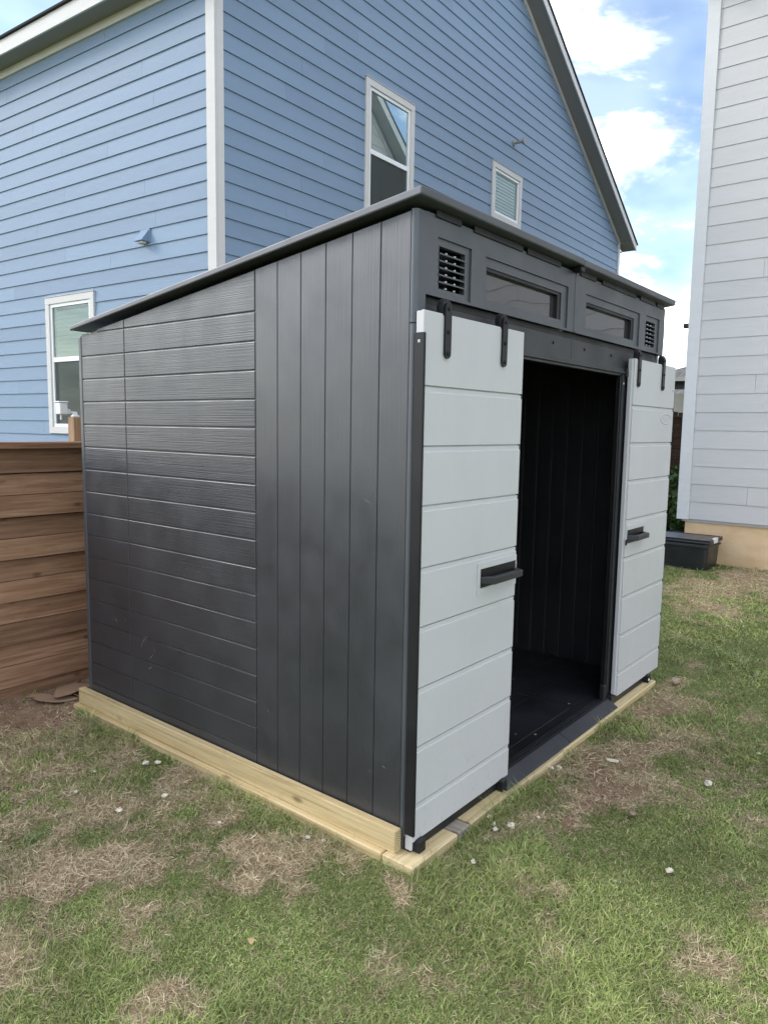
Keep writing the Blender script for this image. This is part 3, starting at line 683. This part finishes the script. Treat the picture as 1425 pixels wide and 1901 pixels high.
# ------------------------------------------------------------------ timber base
base = thing('timber_base', (0, .5, -.05), 'pale yellow timber frame and edging rail under the dark shed', 'timber')
box('rail', 'pine_y', base, -.0445, -.0065, .0098, 2.293, .0012, .0895, bev=.0045, seg=2, label='rail on edge along the shed side')
box('end_grain', 'end_grain', base, -.0425, -.0085, .0086, .0105, .0035, .0872, bev=.0004)
box('sleeper', 'pine_y', base, -.070, .060, .0555, 2.31, -.039, 0.0, bev=.004)
box('sleeper', 'pine_x', base, -.072, .226, -.095, .050, -.039, .0005, bev=.004)
box('sleeper_offcut', 'grey_wood', base, .236, .324, -.088, .05, -.039, -.003, bev=.004)
box('sleeper', 'pine_x', base, .332, 1.21, -.088, .05, -.039, -.001, bev=.004)
box('sleeper', 'pine_x', base, 1.216, 2.56, -.080, .05, -.039, -.0015, bev=.004)

# ------------------------------------------------------------------ fence behind the shed
FY = 2.75
fence = thing('wood_fence', (0, FY+.05, 0), 'brown horizontal board fence with flat cap meeting the back of the shed', 'fence')
lines = [-.215, .0337, .287, .5377, .786, 1.032, 1.286]
tops = lines[1:]+[1.430]
for i, (a, b) in enumerate(zip(lines, tops)):
    mid = a+(b-a)*(.52 if i < 6 else 1.0)
    for (z0, z1, d0, d1) in (((a, mid, .032, .022), (mid, b, .020, .004)) if i < 6 else ((a, b, .024, .008),)):
        g0 = .0075 if z0 == a else .0025
        cuts = [-4.2, 3.6] if i % 2 else [-4.2, -2.4+.3*i, 3.6]
        for q in range(len(cuts)-1):
            v, f = prism([(FY-d0, z0+g0), (FY-d1, z1-.0015), (FY+.010, z1-.0015), (FY+.012, z0+g0)], cuts[q]+.002, cuts[q+1]-.002, lambda p, t: (t, p[0], p[1]))
            add('fence_board', v, f, 'fence_x' if z0 > -.1 else 'grey_x', fence)
box('backing_sheet', 'fence_dark', fence, -4.2, 3.6, FY+.0125, FY+.0128, -.2, 1.431, bev=0)
box('cap_board', 'fence_x', fence, -4.2, 3.6, FY-.075, FY+.085, 1.432, 1.470, bev=.004)
for x in (-3.6, -1.7, 2.2): box('fence_post', 'fence_dark', fence, x, x+.09, FY+.013, FY+.10, -.2, 1.431, bev=.003)
box('tall_post', 'post_z', fence, .272, .345, FY+.090, FY+.165, -.2, 1.618, bev=.003, label='pale post sticking up above the cap')
# white camera on the post
sc_ = thing('security_camera', (.30, FY+.13, 1.618), 'small white security camera on an arm above the brown fence post', 'camera')
y0 = FY+.12
MB().box(.278, .318, y0-.02, y0+.02, 1.620, 1.632, bev=.003).cyl((.298, y0, 1.632), (0, 0, 1), .017, .022, 14, .012).make('mount', 'white_plastic', sc_)
MB().box(.243, .300, y0-.006, y0+.006, 1.640, 1.654, bev=.003).make('arm', 'white_plastic', sc_)
MB().cyl((.245, y0-.018, 1.655), (0, 1, 0), .016, .036, 14).make('pivot', 'white_plastic', sc_)
MB().box(.186, .238, y0-.03, y0+.03, 1.636, 1.708, bev=.006, seg=2).make('body', 'white_plastic', sc_)
MB().box(.178, .240, y0-.034, y0+.034, 1.708, 1.716, bev=.003).make('hood', 'white_plastic', sc_)
MB().cyl((.206, y0, 1.637), (0, 0, -1), .006, .034, 10).make('antenna', 'white_plastic', sc_)

# ------------------------------------------------------------------ houses: walls in their own frame (s along, d outwards, z up)
def frame(O, u, n):
    return lambda s, d, z: Vector((O[0]+u[0]*s+n[0]*d, O[1]+u[1]*s+n[1]*d, z))
def wbox(T, s0, s1, d0, d1, z0, z1, bev=.002):
    v, f = bbox(s0, s1, d0, d1, z0, z1, bev=bev); return [T(*q) for q in v], f
def lap(name, T, s0, s1, z0, z1, mat, parent):
    """one lapped board"""
    th = .0225 if mat == 'blue_siding' else .0165
    za, zb = z1+.012, z1+.012
    if s1-s0 < .03 or z1-z0 < .01: return
    pr = [(-.004, z0), (th, z0), (.0075, za), (-.004, za)]
    vs = [T(s0, d, z) for d, z in pr]+[T(s1, d, z) for d, z in pr]
    add(name, vs, [[0, 1, 5, 4], [1, 2, 6, 5], [2, 3, 7, 6], [3, 0, 4, 7], [3, 2, 1, 0], [4, 5, 6, 7]], mat, parent)
def clad(T, parent, mat, s0, s1, rows, wins, joints, lim=None):
    rr = random.Random(int(s1*100))
    for i in range(len(rows)-1):
        z0, z1 = rows[i], rows[i+1]
        a, b = (s0, s1) if lim is None else lim(z0, z1)
        a = max(a, s0); b = min(b, s1)
        if b-a < .1: continue
        cuts = [a]; x = a+joints[i % len(joints)]
        while x < b-.4: cuts.append(x); x += 3.66
        cuts.append(b)
        for q in range(len(cuts)-1):
            segs = [(cuts[q]+(.0012 if q else 0), cuts[q+1]-(.0012 if q < len(cuts)-2 else 0), z0, z1)]
            for (w0, w1, y0, y1) in wins:
                ns = []
                for (p, r, c, e) in segs:
                    if r <= w0 or p >= w1 or e <= y0 or c >= y1: ns.append((p, r, c, e)); continue
                    if p < w0: ns.append((p, w0, c, e))
                    if r > w1: ns.append((w1, r, c, e))
                    if c < y0: ns.append((max(p, w0), min(r, w1), c, y0))
                    if e > y1: ns.append((max(p, w0), min(r, w1), y1, e))
                segs = ns
            for (p, r, c, e) in segs: lap('siding_board', T, p, r, c, e, mat, parent)
def window(T, parent, s0, s1, z0, z1, mid=None, upper='window_glass', bm_='blind', blinds=True, screen=True, tw=.085, trim='trim', label=None):
    mb = MB()
    for q in ((s0, s1, 0, .040, z1-tw, z1), (s0, s1, 0, .040, z0, z0+tw), (s0, s0+tw, .0, .0395, z0+tw, z1-tw), (s1-tw, s1, .0, .0395, z0+tw, z1-tw)): mb.put(wbox(T, *q))
    w = mb.make('window', trim, parent, label=label)
    add('drip_cap', *wbox(T, s0-.01, s1+.01, 0, .048, z1+.0005, z1+.008, .001), 'trim', w)
    a0, a1, b0, b1 = s0+tw, s1-tw, z0+tw, z1-tw; fwid = .042
    mb = MB()
    for q in ((a0, a1, -.05, .022, b1-fwid, b1), (a0, a1, -.05, .022, b0, b0+fwid), (a0, a0+fwid, -.05, .0215, b0+fwid, b1-fwid), (a1-fwid, a1, -.05, .0215, b0+fwid, b1-fwid)): mb.put(wbox(T, *q))
    if mid: mb.put(wbox(T, a0+fwid, a1-fwid, -.03, .018, mid-.03, mid+.03))
    mb.make('window_frame', 'vinyl', w)
    i0, i1, j0, j1 = a0+fwid, a1-fwid, b0+fwid, b1-fwid
    def pane(z0_, z1_, d, name='pane', mat='window_glass'):
        v = [T(i0, d, z0_), T(i1, d, z0_), T(i1, d, z1_), T(i0, d, z1_)]; v2 = [T(i0, d-.004, z0_), T(i1, d-.004, z0_), T(i1, d-.004, z1_), T(i0, d-.004, z1_)]
        if name == 'pane':
            nn = (v[1]-v[0]).cross(v[3]-v[0]); od = T(0, 1, 0)-T(0, 0, 0)
            add(name, v, [[0, 1, 2, 3] if nn.dot(od) > 0 else [3, 2, 1, 0]], mat, w)
        else: add(name, v+v2, [[0, 1, 2, 3], [7, 6, 5, 4], [0, 4, 5, 1], [1, 5, 6, 2], [2, 6, 7, 3], [3, 7, 4, 0]], mat, w)
    if mid:
        pane(mid+.03, j1, .004, mat=upper); pane(j0, mid-.03, -.012)
        if screen: pane(j0, mid-.03, .006, 'insect_screen', 'screen')
    else: pane(j0, j1, .0, mat=upper)
    if blinds:
        n = int((j1-j0)/.052)
        for k in range(n):
            zc = j0+.02+k*.052
            pr = [(-.022, zc-.028), (-.026, zc-.028), (-.044, zc+.028), (-.040, zc+.028)]
            vs = [T(i0+.012, d, z) for d, z in pr]+[T(i1-.012, d, z) for d, z in pr]
            add('blind_slat', vs, [[0, 1, 5, 4], [1, 2, 6, 5], [2, 3, 7, 6], [3, 0, 4, 7], [3, 2, 1, 0], [4, 5, 6, 7]], bm_, w)
    # shallow room behind
    r = []
    for d, e in ((-.052, 0), (-.45, .1)):
        r += [T(i0-e, d, j0-e), T(i1+e, d, j0-e), T(i1+e, d, j1+e), T(i0-e, d, j1+e)]
    add('room', r, [[4, 5, 6, 7], [0, 1, 5, 4], [1, 2, 6, 5], [2, 3, 7, 6], [3, 0, 4, 7]], 'room', w)
    return w

# --- blue house
O = (2.968, 4.834); t1 = math.radians(4.1); t2 = math.radians(1.7)
TL = frame(O, (-math.sin(t1), math.cos(t1)), (-math.cos(t1), -math.sin(t1)))
TG = frame(O, (math.cos(t2), math.sin(t2)), (math.sin(t2), -math.cos(t2)))
blue = thing('blue_house', (8.4, 8.0, 0), 'blue lap sided two storey house with gable behind the shed', 'house')
winL = (2.143, 3.203, 1.443, 3.188); win1 = (2.425, 3.505, 4.15, 6.036); win2 = (5.742, 6.790, 5.08, 5.963)
ins = lambda w: (w[0]+.02, w[1]-.02, w[2]+.02, w[3]-.02)
rowsL = [5.768-.1808*k for k in range(31)][::-1]+[5.949, 6.13]
rowsG = [5.809-.1852*k for k in range(28)][::-1]+[5.809+.1852*k for k in range(1, 21)]
clad(TL, blue, 'blue_siding', .06, 8.6, rowsL, [ins(winL)], [1.09, 2.66, 3.9, 1.75, 2.68, .9, 3.3])
rk = lambda s: 12.737-.586*s; lk = lambda s: 6.327+.586*s
clad(TG, blue, 'blue_siding', .06, 11.66, rowsG, [ins(win1), ins(win2)], [1.6, 3.1, 2.2, .95, 2.75, 1.2, 3.4], lambda z0, z1: ((z0-6.36)/.586, (12.70-z0)/.586))
# dark core just behind the boards so that no gap shows
core = MB()
def core_wall(T, s0, s1, z0, z1, w):
    for q in holed(s0, s1, z0, z1, [ins(x) for x in w], -.045, -.012)[0:1]: pass
    v, f = holed(s0, s1, z0, z1, [ins(x) for x in w], -.045, -.012); core.put(([T(x, y, z) for x, y, z in v], f))
core_wall(TL, .05, 8.62, -.2, 6.15, [winL]); core_wall(TG, .05, 11.64, -.2, 5.9, [win1, win2])
v, f = prism([(.1, 5.9), (11.6, 5.9), (5.47, 9.45)], -.045, -.012, lambda p, a: TG(p[0], a, p[1])); core.put((v, f))
v, f = prism([(0, -.2), (0, 6.0), (11.6, 6.0), (11.6, -.2)], -8.5, -8.4, lambda p, a: TG(p[0], a, p[1])); core.put((v, f))
v, f = prism([(-.05, -.2), (-.05, 6.0), (-8.5, 6.0), (-8.5, -.2)], 11.5, 11.6, lambda p, a: TG(a, p[0], p[1])); core.put((v, f))
core.make('wall_core', 'room', blue)
cb = MB().put(wbox(TL, -.034, .098, 0, .034, .4, 6.08)); cb.make('corner_board', 'trim', blue)
cb = MB().put(wbox(TG, .002, .088, .0, .0345, .4, 6.14)); cb.make('corner_board', 'trim', blue)
add('corner_board', *wbox(TG, 11.62, 11.72, -.03, .036, .4, 5.90), 'trim', blue)
wl = window(TL, blue, *winL, mid=2.397, blinds=True, label='tall sash window with closed blinds just above the fence')
window(TG, blue, *win1, mid=5.165, upper='coated_glass', blinds=False, label='tall sash window reflecting a roof line, above the shed roof')
window(TG, blue, *win2, mid=None, upper='clear_glass', bm_='blind_bright', blinds=True, label='small square window with white blinds near the gable end')
# eaves and rakes
add('frieze_board', *wbox(TL, -.02, 8.6, .0, .040, 6.086, 6.182), 'trim', blue)
add('soffit', *wbox(TL, -.30, 8.7, -.02, .26, 6.183, 6.195), 'soffit', blue)
add('fascia', *wbox(TL, -.33, 8.7, .26, .285, 6.165, 6.335), 'trim', blue)
add('shingle_edge', *wbox(TL, -.35, 8.7, .20, .315, 6.337, 6.365), 'shingle_edge', blue)
def rake(side):
    g = (lambda s: rk(s)) if side else (lambda s: lk(s))
    s0, s1 = (5.47, 11.97) if side else (-.27, 5.47)
    def slab(name, da, db, za, zb, mat, sa=s0, sb=s1):
        v, f = prism([(sa, g(sa)+za), (sb, g(sb)+za), (sb, g(sb)+zb), (sa, g(sa)+zb)], da, db, lambda p, a: TG(p[0], a, p[1])); add(name, v, f, mat, blue)
    slab('frieze_board', .0, .042, -.085, -.002, 'trim', (5.47 if side else .0), (11.70 if side else 5.47))
    slab('soffit', -.02, .298, 0, .012, 'soffit'); slab('fascia', .300, .322, -.02, .125, 'trim'); slab('shingle_edge', .20, .345, .128, .158, 'shingle_edge', s0-(0 if side else .03), s1+(.03 if side else 0))
    slab('roof', -9.0, .199, .06, .150, 'shingle', s0, s1)
rake(True); rake(False)
v, f = prism([(11.70, 5.86), (11.97, 5.72), (11.97, 5.845), (11.70, 5.86+.02)], .0, .297, lambda p, a: TG(p[0], a, p[1])); add('eave_return', v, f, 'soffit', blue)
add('eave_soffit', *wbox(TG, 11.71, 11.95, -8, -.01, 5.70, 5.72), 'soffit', blue)
# vent hood on the left wall, hose bib stub on the gable
hv = [TL(1.075, .024, 3.635), TL(1.215, .024, 3.635), TL(1.215, .13, 3.635), TL(1.075, .13, 3.635), TL(1.075, .024, 3.77), TL(1.215, .024, 3.77)]
add('vent_hood', hv, [[0, 1, 2, 3], [3, 2, 5, 4], [0, 3, 4], [1, 5, 2], [0, 4, 5, 1]], 'blue_siding', blue)
add('vent_flange', *wbox(TL, 1.06, 1.23, .012, .0275, 3.625, 3.785), 'blue_siding', blue)
add('vent_lip', *wbox(TL, 1.10, 1.19, .04, .10, 3.612, 3.634), 'trim', blue)
a = TG(6.45, .0, 6.44); b = TG(6.45, .22, 6.44)
mb = MB().cyl(a, b-a, .022, .22, 10).cyl(a+(b-a)*.9, b-a, .05, .03, 12).cyl(a+(b-a)*.05, b-a, .05, .03, 12); mb.make('wall_bracket', 'far_grey', blue)

# --- white house on the right
white = thing('white_house', (9.6, -4, 0), 'white lap sided house with tan concrete foundation at right edge', 'house')
WX, WY, WE = 6.784, 1.093, 12.4
TW = frame((WX, WY), (0, -1), (-1, 0)); TN = frame((WX, WY), (1, 0), (0, 1))
rowsW = [.583, .789]+[.789+.2066*k for k in range(1, 31)]
clad(TW, white, 'white_siding', .09, 11.0, rowsW, [], [2.4, .62, 3.1, 1.7, 2.9, 1.1])
clad(TN, white, 'white_siding', .09, WE-WX-.05, rowsW+[rowsW[-1]+.2066*k for k in range(1, 13)], [], [2.4, .9, 3.3], lambda z0, z1: (max(.09, (z0-6.77)/.80), min(WE-WX-.05, WE-WX-(z0-6.77)/.80)))
cw = MB()
v, f = prism([(0, .55), (WE-WX, .55), (WE-WX, 6.8), ((WE-WX)/2, 6.8+.80*(WE-WX)/2), (0, 6.8)], -12.1, -.012, lambda p, a: TN(p[0]+(.012 if p[0] == 0 else 0), a, p[1])); cw.put((v, f)); cw.make('wall_core', 'white_siding', white)
add('corner_board', *wbox(TW, -.034, .098, .0, .034, .575, 6.8), 'white_trim', white)
add('corner_board', *wbox(TN, .002, .10, .0, .0345, .575, 6.8), 'white_trim', white)
add('foundation', *wbox(TW, .045, 11.0, -5.5, -.035, -.4, .572, .006), 'concrete_tan', white)
hw = (WE-WX)/2
for sgn in (0, 1):
    def g(s): return 6.82+.80*(s if sgn == 0 else (2*hw-s))
    s0, s1 = (-.35, hw) if sgn == 0 else (hw, 2*hw+.35)
    for name, da, db, za, zb, mt in (('frieze_board', .0, .03, -.16, -.01, 'white_trim'), ('soffit', -.02, .30, .0, .012, 'white_trim'), ('fascia', .30, .325, -.03, .16, 'white_trim'), ('roof', -12.3, .34, .165, .20, 'shingle')):
        v, f = prism([(s0, g(s0)+za), (s1, g(s1)+za), (s1, g(s1)+zb), (s0, g(s0)+zb)], da, db, lambda p, a: TN(p[0], a, p[1])); add(name, v, f, mt, white)
mb = MB(); c = Vector((6.85, 1.155, 2.80))
mb.box(6.80, 6.86, 1.118, 1.20, 2.79, 2.84, bev=.006); wl_ = mb.make('wall_lamp', 'black_metal', white)

# --- storage tote beside the white house
tote = thing('storage_tote', (6.55, .95, .03), 'black plastic storage tote with grey lid against the white house foundation', 'tote')
def taper(x0, x1, y0, y1, z0, z1, k, bev):
    v, f = bbox(x0, x1, y0, y1, z0, z1, bev=bev, seg=2); cx, cy = (x0+x1)/2, (y0+y1)/2
    return [(cx+(q[0]-cx)*(1-k*(z1-q[2])/(z1-z0)), cy+(q[1]-cy)*(1-k*(z1-q[2])/(z1-z0)), q[2]) for q in v], f
X0, X1, Y0, Y1 = 6.24, 6.76, .60, 1.40
add('body', *taper(X0+.02, X1-.02, Y0+.02, Y1-.02, .02, .385, .06, .035), 'tote_black', tote)
add('band', *taper(X0+.014, X1-.014, Y0+.014, Y1-.014, .325, .345, .0, .004), 'tote_black', tote)
add('rim', *holed(X0, X1, 0, 1, [], 0, 1) if False else bbox(X0, X1, Y0, Y1, .372, .400, bev=.012, seg=2), 'tote_black', tote)
lid = MB()
v, f = holed(X0+.004, X1-.004, Y0+.004, Y1-.004, [(X0+.022, X1-.022, Y0+.022, Y1-.022)], .4005, .417); lid.put(([(x, z, y) for x, y, z in v], f)); lid.make('lid_rim', 'tote_black', tote)
box('lid', 'tote_lid', tote, X0+.020, X1-.020, Y0+.020, Y1-.020, .4005, .412, bev=.004)
box('latch', 'white_plastic', tote, X0+.15, X0+.27, Y0-.012, Y0+.02, .375, .432, bev=.005)

# --- rock, shrub, far fences and houses seen in the gap
def lump(name, c, r, mat, seed, sq=(1, 1, .7), **k):
    bm = bmesh.new(); bmesh.ops.create_icosphere(bm, subdivisions=2, radius=1); rr = random.Random(seed); off = Vector((rr.random()*9, rr.random()*9, rr.random()*9))
    from mathutils import noise as N
    rz = Matrix.Rotation(rr.uniform(0, 6.28), 3, 'Z')
    for v in bm.verts:
        d = 1+.65*N.noise(v.co*1.3+off)+.35*N.noise(v.co*2.9+off)
        v.co = rz @ Vector((v.co.x*sq[0]*r*d, v.co.y*sq[1]*r*d, v.co.z*sq[2]*r*d))
    v, f = fromb(bm); return add(name, [Vector(q)+Vector(c) for q in v], f, mat, None, loc=c, smooth=False, **k)
lump('rock', (8.0, 1.50, .12), .17, 'rock', 3, label='dark round rock behind the black tote', cat='rock')
sh = thing('leafy_shrub', (8.8, 1.8, 0.05), 'dense green leafy shrub between the grey door and the white house', 'shrub')
def leaves(n, c, r, size, seed):
    q = np.random.default_rng(seed); d = q.normal(size=(n, 3)); d /= np.linalg.norm(d, axis=1)[:, None]; rad = q.uniform(.55, 1.02, n)**.5
    rad *= 1+.22*np.sin(d[:, 0]*7+d[:, 2]*5)+.12*np.sin(d[:, 1]*13)
    p = np.array(c)+d*rad[:, None]*np.array(r); a = q.normal(size=(n, 3)); a[:, 2] += .5; a /= np.linalg.norm(a, axis=1)[:, None]
    b = np.cross(a, q.normal(size=(n, 3))); b /= np.linalg.norm(b, axis=1)[:, None]; L = size*q.uniform(.6, 1.3, n)[:, None]; w = L*.28
    co = np.stack([p, p+a*L*.5+b*w, p+a*L, p+a*L*.5-b*w], 1).reshape(-1, 3); i = np.arange(n)*4
    return co, np.stack([i, i+1, i+2, i+3], 1)
co, qd = leaves(5200, (8.85, 1.80, .50), (.55, .62, .50), .085, 4)
co -= np.array(WL[sh]); me = npmesh('foliage', co, qd, None, None, None, 'leaf', False); o = bpy.data.objects.new('foliage', me); link(o, sh); WL[o] = WL[sh]
mb = MB()
for k in range(7):
    a = k*.9; mb.cyl((8.85+.05*math.cos(a), 1.8+.05*math.sin(a), .03), (.35*math.cos(a), .35*math.sin(a), .6), .012, .6, 6, .006)
mb.make('stem', 'fence_dark', sh)

ff = thing('far_fence', (12.3, 3, 0), 'reddish brown board fence glimpsed between the shed and the white house', 'fence')
for k in range(12):
    box('fence_board', 'fence_y', ff, 12.30+.002*(k % 2), 12.33, 1.6, 8.2, .02+.155*k, .02+.155*k+.150, bev=.004)
box('cap_board', 'fence_y', ff, 12.24, 12.42, 1.6, 8.2, 1.865, 1.905, bev=.004)
for y in (2.2, 4.6, 7): box('fence_post', 'fence_dark', ff, 12.34, 12.43, y, y+.09, 0, 1.88, bev=.003)
pf = thing('picket_fence', (16, 4, 0), 'dark upright picket fence rising behind the reddish far fence', 'fence')
for k in range(46):
    y = 2.6+.145*k; box('picket', 'fence_dark', pf, 16.0, 16.03, y, y+.128, 0, 2.06+.02*(k % 3), bev=.003)
for z in (.5, 1.9): box('fence_rail', 'fence_dark', pf, 16.031, 16.07, 2.6, 9.3, z, z+.09, bev=.003)

def simple_house(name, loc, w, dpt, h, ridge, label, wallm, ov=.5):
    t = thing(name, (loc[0], loc[1], 0), label, 'house'); x0, y0 = loc; x1, y1 = x0+dpt, y0+w
    return t, x0, x1, y0, y1
t, x0, x1, y0, y1 = simple_house('distant_house', (24.0, 1.0), 9, 10, 2.7, 1, 'grey roofed house with dark covered patio just right of the shed door', 'far_grey')
box('wall', 'far_grey', t, x0+1.8, x1, y0+.2, y1+1, -.2, 3.0, bev=0)
def hip(t, x0, x1, y0, y1, z, zr, mat='shingle'):
    cx = (x0+x1)/2; r = min(x1-x0, y1-y0)/2
    v = [(x0, y0, z), (x1, y0, z), (x1, y1, z), (x0, y1, z), (cx, y0+r, zr), (cx, y1-r, zr)]
    add('roof', v, [[0, 1, 4], [1, 2, 5, 4], [2, 3, 5], [3, 0, 4, 5], [3, 2, 1, 0]], mat, t)
hip(t, x0-.6, x1+.5, y0-3.0, y1-2.6, 3.44, 5.6)
box('fascia', 'far_grey', t, x0-.62, x0-.57, y0-3, y1-2.6, 3.31, 3.439, bev=0)
box('patio_beam', 'shingle_edge', t, x0-.45, x0-.2, y0-3, y1-2.7, 3.05, 3.30, bev=0)
for y in (y0-2.6, y0+1.5, y1-2.9): box('patio_post', 'far_grey', t, x0-.42, x0-.25, y, y+.16, -.2, 3.05, bev=0)
t, x0, x1, y0, y1 = simple_house('distant_house', (40.0, 5.0), 12, 11, 3, 1, 'pale distant house with small dark window above the picket fence', 'far_wall')
wv = holed(y0, y1, -.3, 3.55, [(11.05, 11.75, 2.35, 2.95), (8.5, 9.6, 1.9, 2.9)], x0, x0+.2); add('wall', [(y, x, z) for x, y, z in wv[0]], wv[1], 'far_wall', t)
box('wall', 'far_wall', t, x0+.3, x1, y0, y1, -.3, 3.5, bev=0)
for (a, b, c, d) in ((11.05, 11.75, 2.35, 2.95), (8.5, 9.6, 1.9, 2.9)):
    wn_ = box('window', 'room', t, x0+.1, x0+.15, a, b, c, d, bev=0); box('window_mullion', 'vinyl', wn_, x0+.06, x0+.10, (a+b)/2-.03, (a+b)/2+.03, c, d, bev=0)
hip(t, x0-.6, x1+.6, y0-.6, y1+.6, 3.56, 6.0)
box('fascia', 'vinyl', t, x0-.64, x0-.601, y0-.6, y1+.6, 3.40, 3.62, bev=0)

# ------------------------------------------------------------------ small things on the lawn
def gpt(px, py, z=-.045):
    d = fw+r2*((px-712.5)/FPX)-u2*((py-950.5)/FPX); k = (z-CAM.z)/d.z; return CAM+d*k
def onlawn(px, py):
    p = gpt(px, py)
    for _ in range(4): p = gpt(px, py, float(gz(np.array([p.x]), np.array([p.y]))[0]))
    return p
G1 = ('pale stone, one of a pair beside the near end of the ramp', 'stone pair at the ramp end')
G2 = ('pale stone in the tight cluster before the near door', 'stone cluster before the near door')
G3 = ('pale stone, one of two against the timber edge below the ramp', 'stone pair below the ramp')
G4 = ('pale stone, one of two side by side left of the rail', 'stone pair left of the rail')
G5 = ('small pale stone, one of two close under the near half of the rail', 'stone pair under the rail')
ST = [(947, 1489, .015, *G1), (943, 1502, .010, *G1), (908, 1524, .012, *G2), (916, 1537, .011, *G2), (919, 1547, .012, *G2), (948, 1542, .016, 'larger pale stone just right of the cluster before the near door', None),
      (877, 1608, .012, 'lone pale stone in the grass below the near timber corner', None), (1022, 1432, .014, *G3), (1037, 1432, .015, *G3), (983, 1453, .008, 'tiny pale stone between the two stone pairs along the ramp', None),
      (998, 1524, .008, 'tiny pale stone alone in the grass right of the near door', None), (1313, 1462, .019, 'largest white stone, alone in the grass right of the ramp', None), (1241, 1625, .014, 'flat white stone alone in the lower right grass', None),
      (1407, 1405, .010, 'white stone close to the right edge of the lawn', None), (271, 1423, .015, *G4), (293, 1422, .014, *G4), (306, 1484, .013, 'pale stone in dry grass just below the pair left of the rail', None),
      (175, 1438, .008, 'tiny pale stone in the brown grass nearest the fence', None), (222, 1512, .016, 'largest pale stone in the dry grass left of the rail', None), (141, 1476, .009, 'small pale stone leftmost in the dry grass', None),
      (407, 1534, .008, 'tiny pale stone below the middle of the rail', None), (571, 1562, .010, *G5), (600, 1568, .008, *G5)]
for i, (px, py, r, lb, gp) in enumerate(ST):
    p = onlawn(px, py); c = (p.x, p.y, p.z+r*.45+.012)
    lump('stone', c, r, 'stone', 20+i, (1, .8, .62), label=lb, cat='stone', group=gp)
def sliver(name, px, py, L, w, h, ang, tilt, mat, label, cat, bend=.0):
    p = onlawn(px, py); bm = bmesh.new(); bmesh.ops.create_grid(bm, x_segments=6, y_segments=3, size=.5)
    rr = random.Random(int(px)); R = Matrix.Rotation(ang, 3, 'Z') @ Matrix.Rotation(tilt, 3, 'Y')
    top = []
    for v in bm.verts:
        x, y = v.co.x, v.co.y; k = 1-.75*abs(2*x)**3; v.co = R @ Vector((x*L, y*w*k+rr.uniform(-.06, .06)*w, bend*(.25-x*x)*4))
    ret = bmesh.ops.extrude_face_region(bm, geom=bm.faces[:])
    for g in ret['geom']:
        if isinstance(g, bmesh.types.BMVert): g.co += Vector((0, 0, h))
    v, f = fromb(bm); add(name, [Vector(q)+p+Vector((0, 0, .018+L*.2*abs(tilt))) for q in v], f, mat, None, loc=tuple(p), label=label, cat=cat)
sliver('wood_chip', 1173, 1521, .055, .026, .010, .2, .35, 'chip', 'grey brown wood chip lying in the grass right of the doors', 'wood chip')
sliver('wood_chip', 1136, 1420, .060, .024, .006, -.9, .1, 'stone', 'long pale chip lying on the bare soil before the ramp', 'wood chip')
sliver('dry_leaf', 466, 1760, .050, .020, .0015, .9, .3, 'leaf_dry', 'single yellow dry leaf in the green grass below the rail', 'leaf', .008)
sliver('bark_piece', 1255, 1272, .13, .05, .01, .1, .1, 'chip', 'frayed dry bark piece beside the far door corner', 'bark', .015)
sliver('cardboard_scrap', 104, 1304, .24, .10, .004, -.75, .05, 'card', 'torn brown cardboard scrap lying flat on the soil by the fence', 'cardboard')
sliver('cardboard_scrap', 140, 1290, .34, .13, .004, .45, .12, 'card', 'larger brown cardboard scrap leaning on the rail end', 'cardboard', .02)
sliver('cardboard_scrap', 75, 1300, .14, .04, .003, -.6, .05, 'card', 'narrow curled cardboard strip nearest the fence', 'cardboard', .012)
